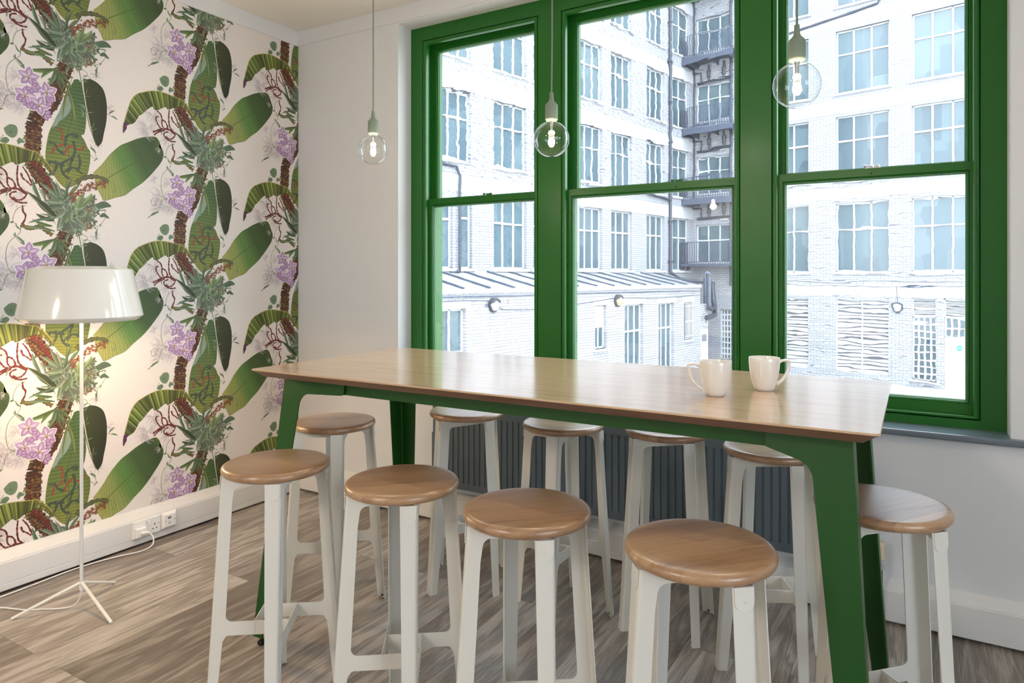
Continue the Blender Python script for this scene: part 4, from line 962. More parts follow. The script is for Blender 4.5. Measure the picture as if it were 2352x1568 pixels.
# -- tendrils
for k in range(12): ribbon(8.8, WP['tend%d' % k], 4.8 if k != 6 else 7.5, (112, 44, 40), jag=0.35, edge=(76, 28, 30))
for k in range(9): ribbon(5.6, WP['vin%d' % k], 6.4, (70, 82, 72), jag=0.3, edge=(50, 62, 50))
for k in range(4): ribbon(5.8, WP['rv%d' % k], 6.8, (152, 58, 50), jag=0.3)
# -- vines, leaflets
for k in range(16): ribbon(9, WP['vn%d' % k], 2.3, (112, 126, 96))
for b, t, w in WP['lf']: blade(9.4, b, t, w, (112, 138, 112), curve=3)
ribbon(5.9, WP['stem'], 3.4, (70, 84, 62))
ribbon(9.1, WP['curl'], 13, (112, 96, 52), taper=False, jag=0.3, edge=(64, 56, 34))
# -- ruffled fern, bromeliad blades
c0 = WP['ruf'][0]
for k in range(46):
    a = -1.85+2.3*(k/45)+rng.uniform(-0.04, 0.04); L1 = rng.uniform(108, 140)*(0.92+0.12*sin(k*1.7))
    t = (c0[0]+L1*cos(a), c0[1]+L1*sin(a)); s0 = (c0[0]+25*cos(a), c0[1]+25*sin(a))
    col = rng.choice([(118, 134, 114), (104, 122, 104), (140, 156, 134), (96, 108, 92), (126, 142, 120), (142, 124, 102)])
    blade(10+0.01*(k % 5), s0, t, rng.uniform(17, 26), col, curve=rng.uniform(-6, 6))
    for j in range(3):
        u = 0.55+0.16*j; x = s0[0]+(t[0]-s0[0])*u; y = s0[1]+(t[1]-s0[1])*u
        for s in (-1, 1):
            aa = a+s*rng.uniform(0.5, 0.9); blade(10.2, (x, y), (x+22*cos(aa), y+22*sin(aa)), 12, vary(col, rng.uniform(0.85, 1.3)), m=4)
        if rng.random() < 0.4: ribbon(10.4, [(x, y), (x+9*cos(a), y+9*sin(a))], 1.4, (150, 92, 74))
cB = ((WP['blades'][0][0][0]), (WP['blades'][0][0][1]))
for k in range(90):
    a = rng.uniform(0, 6.28); r1 = rng.uniform(40, 92); col = rng.choice([(124, 144, 122), (100, 120, 100), (84, 100, 84), (142, 160, 138), (106, 124, 110), (164, 174, 156)])
    s0 = (cB[0]+rng.uniform(-40, 34), cB[1]+rng.uniform(-70, 26)); blade(10.6+0.02*(k % 9), s0, (s0[0]+r1*cos(a), s0[1]+r1*sin(a)), rng.uniform(7, 18), col, curve=rng.uniform(-12, 12), m=6)
for k, (b, t, w) in enumerate(WP['blades']):
    col = [(118, 138, 114), (100, 124, 102), (132, 148, 126), (90, 112, 90), (108, 132, 96)][k % 5]
    if k in (9, 10, 13): col = (70, 84, 58)
    if k in (15,): col = (92, 120, 70)
    if k in (17, 18): col = (104, 126, 76)
    if k in (21, 22): col = (122, 132, 76)
    if k >= 23 and k <= 28: col = (132, 158, 110)
    blade(11+0.05*(k % 12), b, t, w*0.92, col, curve=(6 if k % 2 else -6))
# small growths breaking up the trunk outline, strappy leaves, extra leaflets
for i in range(2, 59):
    if rng.random() < 0.75:
        b = ts[i]; s_ = rng.choice((-1, 1)); a = (0 if s_ > 0 else pi)+rng.uniform(-0.9, 0.9); l_ = rng.uniform(12, 34)
        blade(7.8, (b[0]+s_*24, b[1]), (b[0]+s_*24+l_*cos(a), b[1]+l_*sin(a)), rng.uniform(5, 10), rng.choice([(104, 124, 92), (84, 100, 74), (128, 140, 104), (112, 92, 60), (140, 130, 72)]), curve=rng.uniform(-4, 4), m=5)
    if rng.random() < 0.5:
        b = ts[i]; ribbon(7.7, [(b[0]+rng.uniform(-26, 26), b[1]), (b[0]+rng.uniform(-30, 30), b[1]-rng.uniform(8, 30))], 1.6, rng.choice([(150, 130, 64), (46, 32, 26), (112, 120, 80)]))
q0 = WP['blades'][17][0]
for k in range(12):
    a = -pi/2+rng.uniform(-1.1, 0.9); l_ = rng.uniform(50, 105); blade(9.7+0.01*k, (q0[0]+rng.uniform(-10, 10), q0[1]+rng.uniform(-12, 8)), (q0[0]+l_*cos(a), q0[1]+l_*sin(a)), rng.uniform(8, 15), rng.choice([(98, 120, 74), (120, 140, 96), (84, 104, 76), (136, 146, 122)]), curve=rng.uniform(-10, 10))
for k in range(22):
    v_ = WP['vn%d' % rng.choice((0, 1, 2, 4, 5, 6, 8, 9, 13))]; p_ = rng.choice(v_); a = rng.uniform(0, 6.28); l_ = rng.uniform(10, 24)
    blade(9.5, p_, (p_[0]+l_*cos(a), p_[1]+l_*sin(a)), rng.uniform(5, 9), rng.choice([(128, 150, 126), (104, 126, 100), (150, 164, 140)]), m=5, curve=2)
for k in range(9):
    x, y = WP['stem'][1+k % 4]; a = rng.uniform(-1.4, 0.6); ribbon(9.3, [(x, y), (x+14*cos(a), y+14*sin(a)), (x+30*cos(a+0.8), y+30*sin(a+0.8))], 1.6, (140, 156, 128))
# silver-edged serrated leaf
b, t, w = WP['blades'][10]
for j in range(18):
    u = j/18; x = b[0]+(t[0]-b[0])*u; y = b[1]+(t[1]-b[1])*u; ribbon(11.8, [(x-5, y+5), (x+3, y-4)], 1.0, (186, 190, 172))
for k in range(34):
    a = rng.uniform(0, 6.28); r1 = rng.uniform(6, 44); x, y = cB[0]+r1*cos(a)*0.9, cB[1]-10+r1*sin(a)
    ribbon(11.9, [(x, y), (x+rng.uniform(-10, 10), y+rng.uniform(-12, 12))], 1.0, rng.choice([(176, 186, 168), (46, 54, 44), (124, 40, 46)]))
for k in range(22):
    x = WP['hrt'][0][0][0]-60+rng.uniform(-60, 0)-30; y = WP['red2'][0][1]-40+rng.uniform(-28, 28)
    ribbon(9.6, [(x+30, y), (x+30+rng.uniform(-14, 14), y-rng.uniform(14, 40))], 1.5, rng.choice([(150, 140, 66), (96, 88, 48), (92, 110, 84), (70, 78, 56)]))
for k, h in enumerate(WP['hrt']):
    poly(12, sm(h+[h[0]], 4)[:-1], [(86, 108, 88), (86, 106, 84), (110, 132, 104), (104, 126, 98), (110, 134, 110)][k])
    cx = sum(p[0] for p in h)/len(h); cy = sum(p[1] for p in h)/len(h)
    for p in h: ribbon(12.2, [(cx, cy), (cx*0.25+p[0]*0.75, cy*0.25+p[1]*0.75)], 1.0, (64, 84, 62))
# spiny arch and berries
ribbon(11.7, WP['arch2'], 14, (96, 98, 66), jag=0.35, edge=(60, 62, 42))
for p in resample(sm(WP['berry']), 20):
    for k in range(5):
        x, y = p[0]+rng.uniform(-17, 17), p[1]+rng.uniform(-17, 17); r = rng.uniform(4.5, 9); a = rng.random()*6
        poly(12.4, [(x+(r if j % 2 == 0 else r*0.4)*cos(a+j*pi/5), y+(r if j % 2 == 0 else r*0.4)*sin(a+j*pi/5)) for j in range(10)], rng.choice([(120, 56, 44), (96, 34, 34), (146, 78, 56), (110, 70, 40)]))
        poly(12.6, [(x-1.2, y), (x, y-1.2), (x+1.2, y), (x, y+1.2)], (206, 176, 130))
# orchids
def petal(layer, x, y, a, l, w, c1, c2):
    ELN[0] += 1
    pts = [(0, 0), (0.25, 0.26), (0.5, 0.5), (0.78, 0.36), (1.08, 0.02), (0.78, -0.36), (0.5, -0.5), (0.25, -0.26)]
    P = [(x+l*u*cos(a)-w*v*sin(a), y+l*u*sin(a)+w*v*cos(a)) for u, v in pts]
    for i in range(1, 7): polyn(layer, [P[0], P[i], P[i+1]], [c2, c1, c1])
    for i in (2, 3, 5, 6):
        ribbon(layer+0.12, [P[0], (P[0][0]*0.25+P[i][0]*0.75, P[0][1]*0.25+P[i][1]*0.75)], 1.1, (128, 92, 140))
for k, (x, y) in enumerate(WP['orch']):
    a0 = [1.5, 1.35, 1.75, 1.2][k]
    for s in range(5):
        a = a0+s*2*pi/5
        petal(13+0.2*k, x, y, a, 47, 38, (236, 224, 234), (242, 234, 238)); petal(13.05+0.2*k, x, y, a, 43, 31, [(160, 122, 172), (176, 142, 186), (148, 110, 162)][s % 3], (240, 230, 238))
    polyn(14.2, [(x+7*cos(t), y-3+8*sin(t)) for t in [6.28*j/9 for j in range(9)]], (196, 168, 150)); polyn(14.3, [(x+4.2*cos(t), y-5+6*sin(t)) for t in [6.28*j/9 for j in range(9)]], (126, 88, 52)); polyn(14.4, [(x+2*cos(t), y-3+3*sin(t)) for t in [6.28*j/7 for j in range(7)]], (206, 180, 96))
for k, (x, y) in enumerate(WP['orchbits']):
    for s in range(3): petal(13.9, x, y, -1.2+k+s*0.9, 30, 24, (150, 106, 162), (222, 206, 222))
ART.sort(key=lambda t: t[0])
lay = sorted(set(t[0] for t in ART)); lidx = {}; cells = {}; els = {}
for l, p, c in ART: els.setdefault(l, []).append(p)
for l in lay:
    cs = set()
    for p in els[l]:
        ax = [q_[0] for q_ in p]; az_ = [q_[1] for q_ in p]
        for gx in range(int(min(ax)//0.002), int(max(ax)//0.002)+1):
            for gz in range(int(min(az_)//0.002), int(max(az_)//0.002)+1): cs.add((gx, gz))
    lv = 1+max(cells.get(k, 0) for k in cs); lidx[l] = lv
    for k in cs: cells[k] = lv

BASE = lin((226, 220, 216))
def emit_poly(p, c, x):
    p, c = clip(p, c)
    if not p: return
    o = len(PV); PV.extend((x, a, b) for a, b in p); PF.append(list(range(o, o+len(p)))); PC.extend(c)
emit_poly([(YB, PZ0-1), (YW+1, PZ0-1), (YW+1, PZ1+1), (YB, PZ1+1)], [BASE]*4, XL+0.0005)
for n in range(-4, 3):
    for mrow in range(-3, 3):
        ay = PY+0.700*n; az = 1.8427+0.391*(n % 2)+0.782*mrow
        if ay+0.7 < YB: continue
        if ay-0.35 > YW or az-0.5 > PZ1 or az+0.7 < PZ0: continue
        for l, p, c in ART:
            mz = [q[1]+az for q in p]
            if max(mz) < PZ0 or min(mz) > PZ1 or min(q[0] for q in p)+ay > YW: continue
            emit_poly([(a+ay, b_+az) for a, b_ in p], c, XL+0.0006+lidx[l]*0.0000022+((n*5+mrow) % 3)*0.0000007+(0.00012 if l[0] >= 2 else 0))
me = bpy.data.meshes.new('wallpaper'); me.from_pydata(PV, [], PF); me.materials.append(M_paper)
ca = me.color_attributes.new('ink', 'FLOAT_COLOR', 'POINT')
buf = []
for c in PC: buf += [c[0], c[1], c[2], 1.0]
ca.data.foreach_set('color', buf)
wpo = bpy.data.objects.new('wallpaper', me); COL.objects.link(wpo)
wpo.parent = bpy.data.objects['wall_left']; wpo['label'] = 'white wallpaper printed with banana leaves and purple orchids'
# ---------------------------------------------------------------- courtyard buildings
GZ = -2.95
CX, CY = -9.125, 32.265
AL = atan2(-0.97524, -0.22116); AR = atan2(-0.21987, 0.97553)
def wall_holes(q, x0, x1, z0, z1, holes, n, depth=0.16, yf=0.0):
    xs = sorted(set([x0, x1]+[max(x0, min(x1, v)) for h in holes for v in h[:2]])); zs = sorted(set([z0, z1]+[v for h in holes for v in h[2:4]]))
    inside = lambda x, z: any(h[0] < x < h[1] and h[2] < z < h[3] for h in holes)
    for i in range(len(xs)-1):
        # merge vertical runs
        run = None
        for j in range(len(zs)-1):
            ins = inside((xs[i]+xs[i+1])/2, (zs[j]+zs[j+1])/2)
            if not ins and run is None: run = zs[j]
            if run is not None and (ins or j == len(zs)-2):
                top = zs[j] if ins else zs[j+1]
                q.box(xs[i], xs[i+1], yf, yf-n*0.35, run, top); run = None
def bwin(root, x0, x1, z0, z1, cols, tr, n, yf=0.0, sill=True, kind='w'):
    y = yf-n*0.13
    q = MB(); t = 0.06
    for a, b in ((x0, x0+t), (x1-t, x1)): q.box(a, b, y, y-n*0.07, z0, z1)
    for a, b in ((z0, z0+t), (z1-t, z1)): q.box(x0, x1, y, y-n*0.07, a, b)
    for k in range(1, cols): xx = x0+(x1-x0)*k/cols; q.box(xx-0.035, xx+0.035, y, y-n*0.07, z0, z1)
    for f in (tr if isinstance(tr, (list, tuple)) else [tr]):
        if f: zz = z0+(z1-z0)*f; q.box(x0, x1, y+n*0.01, y-n*0.07, zz-0.035, zz+0.035)
    w = q.build('window', M_wframe, root)
    q = MB(); q.box(x0+0.02, x1-0.02, y-n*0.035, y-n*0.05, z0+0.02, z1-0.02); q.build('glazing', M_pane, w)
    if sill:
        q = MB(); q.box(x0-0.10, x1+0.10, yf+n*0.07, yf-n*0.13, z0-0.09, z0); q.build('window_sill', M_ledge, w)
    return w
def louvre(root, x0, x1, z0, z1, cols, n, nb, yf=0.0):
    y = yf-n*0.08; q = MB(); t = 0.05
    for k in range(cols+1): xx = x0+(x1-x0-t)*k/cols; q.box(xx, xx+t, y, y-n*0.08, z0, z1)
    q.box(x0, x1, y, y-n*0.08, z0, z0+t); q.box(x0, x1, y, y-n*0.08, z1-t, z1)
    for k in range(nb):
        zz = z0+t+(z1-z0-2*t)*(k+0.1)/nb; hh = (z1-z0-2*t)/nb*0.62
        q.add([(x0, y-n*0.07, zz+hh), (x1, y-n*0.07, zz+hh), (x1, y-n*0.005, zz), (x0, y-n*0.005, zz), (x0, y-n*0.075, zz+hh-0.01), (x1, y-n*0.075, zz+hh-0.01), (x1, y-n*0.015, zz-0.01), (x0, y-n*0.015, zz-0.01)], [(0, 1, 2, 3), (7, 6, 5, 4), (0, 3, 7, 4), (1, 5, 6, 2), (0, 4, 5, 1), (3, 2, 6, 7)])
    o = q.build('louvre_panel', M_wframe, root)
    q = MB(); q.box(x0+0.01, x1-0.01, y-n*0.09, y-n*0.1, z0, z1); q.build('dark_backing', M_grey, o)
    return o
q = MB(); q.box(-45, 45, 3.7, 60, GZ-0.3, GZ); o = q.build('ground', M_conc); struct(o)
# main block, left wing
bl = empty('office_block', (CX, CY, 0), AL); tag(bl, 'white brick office wing facing right, seen through the left and middle windows', 'building')
colL = [(0.48, 1.98, 2), (2.69, 4.17, 3), (5.30, 6.80, 3), (7.43, 8.90, 3), (10.05, 11.53, 3), (11.90, 13.51, 3), (14.54, 15.87, 3), (17.0, 18.5, 3), (19.2, 20.7, 3)]
rowL = [(1.58, 4.02), (5.00, 7.20), (8.25, 10.46), (11.62, 13.75), (14.95, 17.1)]
hol = []
for i, (a, b, c) in enumerate(colL):
    for j, (z0, z1) in enumerate(rowL):
        if i == 6 and j == 0:
            hol += [(14.50, 15.02, z0, z1-0.2, 1, 0.72), (15.32, 15.95, z0, z1-0.3, 1, 0.72)]; continue
        hol.append((a, b, z0, z1, c, 0.62 if j else 0.63))
q = MB(); wall_holes(q, -0.35, 24, GZ, 20, hol, 1); q.build('brick_wall', M_brick, bl)
for a, b, z0, z1, c, t in hol: bwin(bl, a, b, z0, z1, c, t, 1)
for z0, z1 in ((4.02, 4.55), (7.20, 7.75), (10.46, 11.0), (13.75, 14.3), (17.1, 17.7)):
    q = MB(); q.box(-0.0, 24, 0.0, 0.015, z0+0.005, z1); q.build('render_band', M_render, bl)
q = MB(); q.tube([(2.34, 0.10, 1.46), (2.34, 0.10, 19.8)], 0.06, 10)
for z in [2, 3.8, 5.6, 7.4, 9.2, 11, 12.8, 14.6]: q.box(2.26, 2.42, 0.0, 0.17, z-0.03, z+0.03); q.lathe([(0.075, z-0.1), (0.078, z-0.06), (0.078, z+0.02), (0.07, z+0.06)], (2.34, 0.10, 0), 12)
q.tube([(2.34, 0.10, 4.75), (4.0, 0.10, 4.9), (5.6, 0.10, 5.0)], 0.05, 10); q.tube([(2.34, 0.10, 1.5), (1.9, 0.35, 1.2), (1.0, 1.6, 1.0)], 0.06, 10)
q.build('soil_pipe', M_pipe, bl)
q = MB(); q.tube([(15.5, 0.10, 1.42), (15.12, 0.10, 1.5), (15.12, 0.10, 1.7), (15.12, 0.10, 4.5), (15.25, 0.10, 4.75), (16.0, 0.10, 4.85), (17.5, 0.10, 4.95)], 0.045, 10); q.build('rainwater_pipe', M_pipe, bl)
q = MB(); q.box(0.7, 0.95, -0.125, -0.10, 2.55, 2.75); q.build('exit_sign', M_gsign, bl)
# main block, right wing
br = empty('office_block', (CX, CY, 0), AR); tag(br, 'white brick office wing with wide three-light windows, seen through the right window', 'building')
colR = [(3.38, 5.38), (6.47, 8.49), (9.28, 11.30), (12.2, 14.2), (15.1, 17.1)]
rowR = [(1.50, 4.34), (5.25, 7.90), (8.87, 11.43), (12.45, 15.0)]
holR = [(a, b, z0, z1, 3, 0.62) for a, b in colR for z0, z1 in rowR]
esc = [(0.10, 1.85, 1.95, 3.75), (0.10, 1.85, 5.20, 6.96), (0.10, 1.85, 8.60, 10.40), (0.10, 1.85, 11.95, 13.55)]
gnd = [(1.335, 1.95, -2.54, -0.21)]
lv = [(6.47, 8.49, -2.61, 0.39), (3.38, 5.38, -2.57, 0.40), (12.2, 14.2, -2.61, 0.39)]
dd = [(9.28, 10.12, -2.69, 0.49), (10.36, 11.25, GZ, 0.47)]
q = MB(); wall_holes(q, 0, 20, GZ, 20, [h[:4] for h in holR]+esc+gnd+lv+dd, -1); q.build('brick_wall', M_brick, br)
for a, b, z0, z1, c, t in holR: bwin(br, a, b, z0, z1, c, t, -1)
for a, b, z0, z1 in esc: bwin(br, a, b, z0, z1, 3, (0.60,), -1, sill=False)
for a, b, z0, z1 in gnd: bwin(br, a, b, z0, z1, 4, [k/9 for k in range(1, 9)], -1)
for a, b, z0, z1 in lv: louvre(br, a, b, z0, z1, 2, -1, 19)
for k, (a, b, z0, z1) in enumerate(dd):
    louvre(br, a, b, z1-0.72, z1, 1, -1, 9)
    if k == 0:
        w = bwin(br, a, b, z0, z1-0.72, 4, [j/9 for j in range(1, 9)], -1)
        q = MB(); q.box(a+0.45, a+0.62, 0.165, 0.175, -1.28, -1.06); q.build('blue_notice', M_sign, w); q = MB(); q.box(a+0.14, a+0.36, 0.165, 0.175, -1.16, -1.04); q.build('lit_strip_light', M_lens2, w)
    else:
        bwin(br, a, b, z1-1.45, z1-0.72, 4, (0.5,), -1, sill=False)
        q = MB(); q.box(a, b, 0.10, 0.16, GZ, z1-1.45); q.box(a+0.05, b-0.05, 0.085, 0.10, GZ+0.1, z1-1.55); dr = q.build('door', M_wframe, br)
        q = MB(); q.lathe([(0.0001, 0), (0.085, 0), (0.085, -0.012), (0.0001, -0.012)], (a+0.47, 0.08, -1.37), 24, axis='Y'); sg = q.build('round_sign', M_sign, dr)
        q = MB(); q.box(a+0.41, a+0.53, 0.064, 0.069, -1.385, -1.355); q.build('sign_bar', M_signw, sg)
for z0, z1 in ((4.50, 4.98), (8.05, 8.60), (11.6, 12.1), (0.52, 1.0)): q = MB(); q.box(2.6, 20, -0.015, 0.0, z0, z1); q.build('render_band', M_render, br)
q = MB(); q.box(2.6, 20, -0.05, 0, 1.12, 1.16); q.build('ledge', M_ledge, br)
for z0, z1 in ((7.05, 8.0), (3.85, 4.7), (10.5, 11.3), (0.4, 1.4)): q = MB(); q.box(0.0, 2.55, -0.012, 0.0, z0, z1); q.build('worn_brickwork', M_brick2, br)
q = MB(); q.tube([(8.27, -0.10, 15.0), (8.27, -0.10, 12.6), (8.1, -0.10, 12.15), (6.0, -0.10, 11.95), (4.5, -0.10, 11.8), (2.6, -0.10, 11.6)], 0.05, 10); q.build('soil_pipe', M_pipe, br)
q = MB(); q.tube([(1.93, -0.12, 0.9), (1.93, -0.12, 19)], 0.055, 10); q.build('soil_pipe', M_pipe, br)
q = MB(); q.tube([(0.05, -0.08, 5), (0.05, -0.08, 19)], 0.04, 10); q.build('rainwater_pipe', M_pipe, br)
q = MB(); q.tube(spline([(3.0, -0.03, 0.98), (5.0, -0.03, 0.95), (8.0, -0.03, 0.93), (8.9, -0.03, 0.9), (12, -0.03, 0.96), (16, -0.03, 0.9)], 6), 0.012, 6); q.tube([(8.75, -0.03, 0.92), (8.78, -0.03, 0.35)], 0.01, 6); q.build('wall_cable', M_iron, br)
for (zz) in (4.35, 7.55, 10.75):
    q = MB(); y = -0.14
    q.tube([(0.25, y, zz-0.32), (1.95, y, zz-0.26)], 0.06, 10)
    for xx in (0.85, 1.60): q.tube([(xx, y, zz-0.3), (xx, y, zz+0.45)], 0.05, 10); q.lathe([(0.05, zz-0.1), (0.085, zz-0.08), (0.085, zz), (0.06, zz+0.02), (0.085, zz+0.18), (0.085, zz+0.26), (0.05, zz+0.28)], (xx, y, 0), 12)
    q.tube([(0.0, y, zz+0.2), (0.45, y, zz+0.18), (0.45, y, zz-0.3)], 0.04, 8)
    q.build('waste_pipe', M_pipe, br)
for zz in (3.95, 7.2, 10.6):
    q = MB(); q.box(1.35, 1.75, -0.09, 0, zz-0.04, zz+0.05); q.build('bulkhead_light', M_lens2, br, bevel=0.02)
# fire escape: balconies, railings, stair
fe = empty('fire_escape', (CX, CY, 0), AR); tag(fe, 'dark iron fire escape balconies stacked in the courtyard corner', 'fire escape')
FX0, FX1, FD = -0.05, 2.55, 1.15
for k, z in enumerate((1.86, 4.86, 8.10, 11.40, 14.6)):
    q = MB(); q.box(FX0, FX1, -0.02, -FD, z-0.03, z); fh = 0.09 if k == 0 else 0.24; q.box(FX0, FX1, -FD, -FD-0.05, z-fh, z+0.03); q.box(FX0, FX0+0.05, -0.02, -FD, z-fh, z+0.03)
    for xx in (FX0+0.3, (FX0+FX1)/2, FX1-0.3): q.box(xx, xx+0.05, -0.02, -FD, z-fh+0.02, z-0.03)
    q.build('balcony_platform', M_iron, fe)
    q = MB(); x = FX0
    while x <= FX1: q.tube([(x, -FD, z), (x, -FD, z+1.02)], 0.018, 5); x += 0.115
    y = -0.1
    while y >= -FD: q.tube([(FX0, y, z), (FX0, y, z+1.02)], 0.018, 5); y -= 0.115
    for zz in (0.12, 1.02): q.tube([(FX0, 0, z+zz), (FX0, -FD, z+zz), (FX1, -FD, z+zz)], 0.018, 6)
    q.build('balcony_railing', M_iron, fe)
q = MB()
for s in (-1.0, -0.45):
    q.add([(FX0+0.1, s, 1.86), (FX0+0.1, s-0.04, 1.86), (FX0-1.5, s-0.04, 1.05), (FX0-1.5, s, 1.05), (FX0+0.1, s, 1.66), (FX0+0.1, s-0.04, 1.66), (FX0-1.5, s-0.04, 0.85), (FX0-1.5, s, 0.85)], [(0, 1, 2, 3), (7, 6, 5, 4), (0, 3, 7, 4), (1, 5, 6, 2), (0, 4, 5, 1), (3, 2, 6, 7)])
for k in range(6): u = (k+0.5)/6; q.box(FX0+0.1-1.6*u-0.11, FX0+0.1-1.6*u+0.11, -1.0, -0.45, 1.84-0.81*u, 1.87-0.81*u)
q.tube([(FX0+0.1, -1.04, 2.88), (FX0-1.5, -1.04, 2.05)], 0.018, 6)
for k in range(8): u = k/7; q.tube([(FX0+0.1-1.6*u, -1.04, 1.80-0.81*u), (FX0+0.1-1.6*u, -1.04, 2.88-0.83*u)], 0.010, 5)
q.build('stair_flight', M_iron, fe)
# annex with lean-to glass roof in front of the left wing
AXx, AXy = CX+0.9755*2.2, CY-0.2199*2.2
an = empty('annex', (AXx, AXy, 0), AL); tag(an, 'low white brick annex with a sloping wired-glass roof across the courtyard', 'building')
ah = [(16.79, 17.80, -1.95, 0.45, 2, 0.5), (10.19, 10.85, -1.16, 0.34, 2, 0.5), (7.88, 9.08, -2.6, 0.31, 3, 0.66), (5.66, 6.79, -2.6, 0.30, 3, 0.66), (4.22, 4.85, -1.25, 0.27, 1, 0), (19.0, 20.2, -1.95, 0.45, 2, 0.5)]
q = MB(); wall_holes(q, 3.52, 22, GZ, 0.86, [h[:4] for h in ah], 1); q.box(3.52, 3.8, -0.35, -2.15, GZ, 0.86); q.box(2.70, 3.52, -0.06, -0.5, GZ, 0.15); q.box(2.70, 2.9, -0.5, -2.15, GZ, 0.15); q.build('brick_wall', M_brick2, an)
for k, (a, b, z0, z1, c, t) in enumerate(ah):
    w = bwin(an, a, b, z0, z1, c, t, 1, sill=(k in (0, 1, 4, 5)))
    q = MB(); q.box(a-0.15, b+0.15, 0.0, 0.02, z1, z1+0.22); q.build('lintel', M_render, w)
    if k == 1: q = MB(); q.box(a+0.05, b-0.05, -0.10, -0.14, z0+0.78, z1-0.05); q.build('boarded_top', M_wframe, w)
    if k == 4:
        q = MB()
        for j in range(6): xx = a+0.05+(b-a-0.1)*j/5; q.tube([(xx, 0.04, z0+0.02), (xx, 0.04, z1-0.02)], 0.016, 6)
        for zz in (z0+0.15, (z0+z1)/2, z1-0.15): q.box(a, b, 0.03, 0.05, zz-0.02, zz+0.02)
        q.build('security_bars', M_wframe, w)
q = MB(); q.box(3.48, 22, 0.05, -0.35, 0.86, 0.98); q.build('coping', M_ledge, an)
q = MB(); q.tube(spline([(22, 0.06, 0.80), (18, 0.06, 0.78), (15, 0.06, 0.76), (11, 0.06, 0.76), (7, 0.06, 0.74), (3.6, 0.06, 0.72)], 6), 0.02, 6); q.tube(spline([(22, 0.04, 0.62), (16.2, 0.04, 0.66), (16.1, 0.04, 0.5), (15.7, 0.04, 0.5)], 6), 0.012, 6); q.tube(spline([(15.5, 0.04, 0.42), (15.3, 0.04, 0.36), (14.6, 0.04, 0.33), (13.5, 0.04, 0.33), (12, 0.04, 0.4), (10, 0.04, 0.55), (9.5, 0.04, 0.55), (6.5, 0.04, 0.5), (3.6, 0.04, 0.55)], 6), 0.012, 6)
q.build('wall_cable', M_iron, an)
q = MB()
q.add([(3.52, 0.0, 0.98), (22, 0.0, 0.98), (22, -2.2, 1.46), (2.9, -2.2, 1.46), (3.52, 0.0, 0.95), (22, 0.0, 0.95), (22, -2.2, 1.43), (2.9, -2.2, 1.43)], [(0, 1, 2, 3), (7, 6, 5, 4), (0, 3, 7, 4), (1, 5, 6, 2), (0, 4, 5, 1), (3, 2, 6, 7)])
rf = q.build('glass_roof', M_roofg, an)
x = 3.6
while x < 22:
    q = MB(); q.add([(x, 0.02, 0.985), (x+0.05, 0.02, 0.985), (x+0.05, -2.2, 1.465), (x, -2.2, 1.465), (x, 0.02, 1.03), (x+0.05, 0.02, 1.03), (x+0.05, -2.2, 1.51), (x, -2.2, 1.51)], [(0, 1, 2, 3), (7, 6, 5, 4), (0, 3, 7, 4), (1, 5, 6, 2), (0, 4, 5, 1), (3, 2, 6, 7)]); x += 1.02; q.build('glazing_bar', M_iron, rf)
q = MB(); q.box(2.80, 3.44, -0.06, -0.03, GZ, -0.9); dr = q.build('door', M_wframe, an)
q = MB()
for k in range(5): q.box(2.92, 3.32, -0.03, -0.02, -1.42+k*0.06, -1.39+k*0.06)
q.build('vent_slots', M_pipe, dr)
louvre(an, 2.85, 3.15, -0.80, -0.28, 1, 1, 6, yf=0.08)
for x, z, s_ in ((15.13, 0.59, 0.06), (14.2, 0.55, 0.0), (12.9, -1.1, 0.0)):
    if s_:
        q = MB(); q.box(x-0.06, x+0.06, 0.0, 0.01, z-0.08, z+0.08); v = q.build('air_brick', M_ledge, an)
        q = MB()
        for k in range(4): q.box(x-0.05, x+0.05, 0.01, 0.013, z-0.065+k*0.035, z-0.05+k*0.035)
        q.build('air_slots', M_pipe, v)
def bulkhead(ox, oy, ang, x, y, z, lens, label, r=0.17):
    g = empty('wall_light', (ox, oy, 0), ang); g.location = (ox+x*cos(ang)-y*sin(ang), oy+x*sin(ang)+y*cos(ang), z); tag(g, label, 'outdoor light', 'courtyard wall lights')
    s = 1 if y > 0 else -1
    q = MB(); n = 20
    def ring(k, d): return [(k*r*cos(2*pi*j/n)*(1.0 if sin(2*pi*j/n) > -0.3 else 0.86), s*d, k*r*1.08*sin(2*pi*j/n)) for j in range(n)]
    loft(q, [ring(1.12, -0.04), ring(1.12, 0.03), ring(0.98, 0.05), ring(0.9, 0.05), ring(0.88, 0.02)]); q.build('rim', M_rim, g)
    q = MB(); loft(q, [ring(0.92, 0.03), ring(0.85, 0.08), ring(0.62, 0.13), ring(0.3, 0.155), ring(0.05, 0.16)]); q.build('lens', lens, g, smooth=True)
    q = MB()
    cap = [(1.2*r*cos(a), 1.2*r*sin(a)*1.05) for a in [pi*0.12+pi*0.76*j/10 for j in range(11)]]
    q.prism(cap, lambda a, b, t: (a, s*t, b), -0.03, 0.12); q.build('hood', M_rim, g)
bulkhead(AXx, AXy, AL, 15.76, 0.05, 0.50, M_lens2, 'dark-rimmed bulkhead light on the annex wall, seen in the left window')
bulkhead(AXx, AXy, AL, 9.58, 0.05, 0.46, M_lens, 'cream-lensed bulkhead light above the tall annex windows, seen in the middle window')
bulkhead(CX, CY, AR, 8.78, -0.05, 0.12, M_lens2, 'bulkhead light beside the louvred panel, seen in the right window')
fl = empty('flue', (CX, CY, 0), AL); tag(fl, 'grey vertical flue with a conical cowl and elbow pipes by the fire escape', 'flue')
q = MB(); q.lathe([(0.0001, -0.05), (0.12, -0.05), (0.165, 0.02), (0.165, 1.28), (0.0001, 1.28)], (2.42, 1.95, 0), 20)
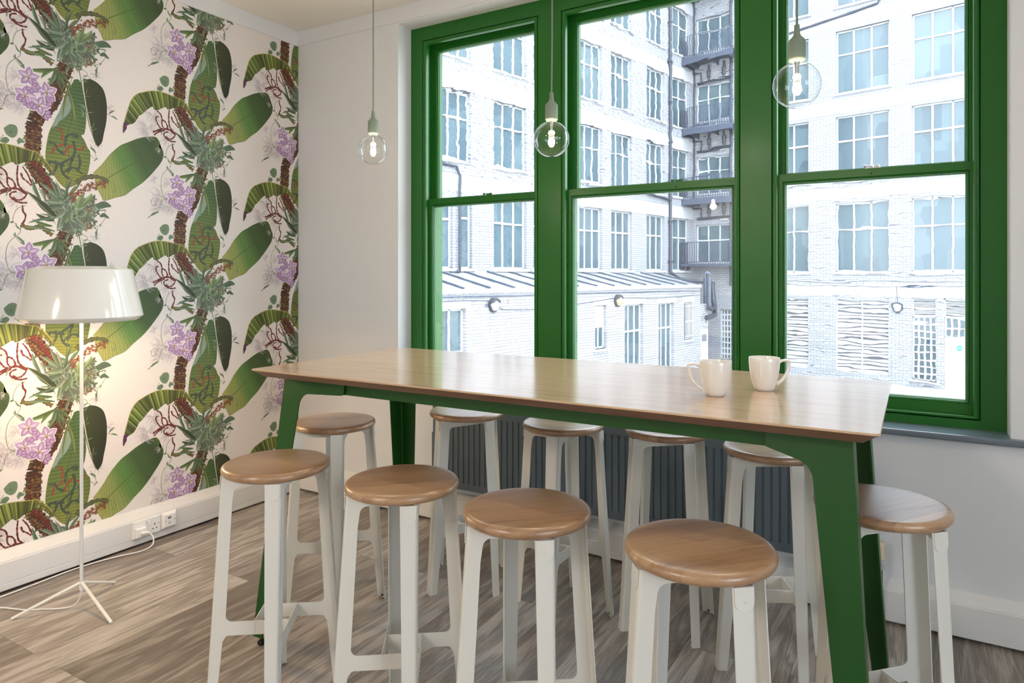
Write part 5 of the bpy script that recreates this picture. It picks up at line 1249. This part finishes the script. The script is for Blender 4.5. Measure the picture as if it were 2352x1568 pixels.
for z in (0.2, 0.45, 0.7, 0.95): q.lathe([(0.165, z), (0.172, z+0.01), (0.165, z+0.02)], (2.42, 1.95, 0), 20)
q.build('duct', M_duct, fl, auto=30)
q = MB(); q.lathe([(0.19, 1.42), (0.02, 1.56), (0.0001, 1.56), (0.0001, 1.42)], (2.42, 1.95, 0), 20); q.lathe([(0.05, 1.27), (0.05, 1.44)], (2.42, 1.95, 0), 8); q.build('cowl', M_duct, fl)
q = MB(); q.tube([(3.05, 2.3, 1.45), (3.05, 2.3, 0.15), (3.0, 2.3, -0.02), (2.6, 2.25, -0.08), (2.2, 2.2, 0.0), (1.95, 2.0, 0.25), (1.85, 1.9, 0.95), (1.6, 1.7, 1.0), (0.8, 1.2, 1.0)], [0.055, 0.055, 0.07, 0.09, 0.1, 0.12, 0.1, 0.09, 0.09], 12)
q.tube([(3.25, 2.35, -0.42), (2.8, 2.3, -0.40), (2.2, 2.2, -0.34), (1.95, 2.05, -0.15), (1.93, 2.0, 0.3)], 0.10, 12); q.build('elbow_pipe', M_pipe, fl, smooth=True)

# ---------------------------------------------------------------- light and camera
w = bpy.data.worlds.new('overcast'); SC.world = w; w.use_nodes = True
bg = w.node_tree.nodes['Background']; bg.inputs[0].default_value = (0.82, 0.91, 1.0, 1); bg.inputs[1].default_value = 5.2
def area(name, loc, rot, sx, sy, e, col):
    l = bpy.data.lights.new(name, 'AREA'); l.shape = 'RECTANGLE'; l.size = sx; l.size_y = sy; l.energy = e; l.color = col
    o = bpy.data.objects.new(name, l); COL.objects.link(o); o.location = loc; o.rotation_euler = rot; return o
area('office_ceiling_light', (-1.75, -2.6, CEIL-0.02), (0, 0, 0), 0.3, 1.3, 62, (1.0, 0.90, 0.78))
cam = bpy.data.cameras.new('camera'); cam.sensor_width = 36; cam.lens = 1553.2308/2352*36; cam.shift_x = (1176-1201.07)/2352; cam.shift_y = (632.709-784)/2352; cam.clip_start = 0.05; cam.clip_end = 300
co = bpy.data.objects.new('camera', cam); COL.objects.link(co); co.location = (0, 0, 1.353276); co.rotation_euler = (R_(90), 0, R_(30.03504)); SC.camera = co
SC.view_settings.view_transform = 'Standard'; SC.view_settings.look = 'None'; SC.view_settings.gamma = 1; SC.view_settings.use_curve_mapping = False
SC.view_settings.exposure = 0.6
SC.cycles.max_bounces = 10; SC.cycles.diffuse_bounces = 5; SC.cycles.transparent_max_bounces = 16; SC.cycles.use_denoising = True
SC.cycles.sample_clamp_indirect = 6
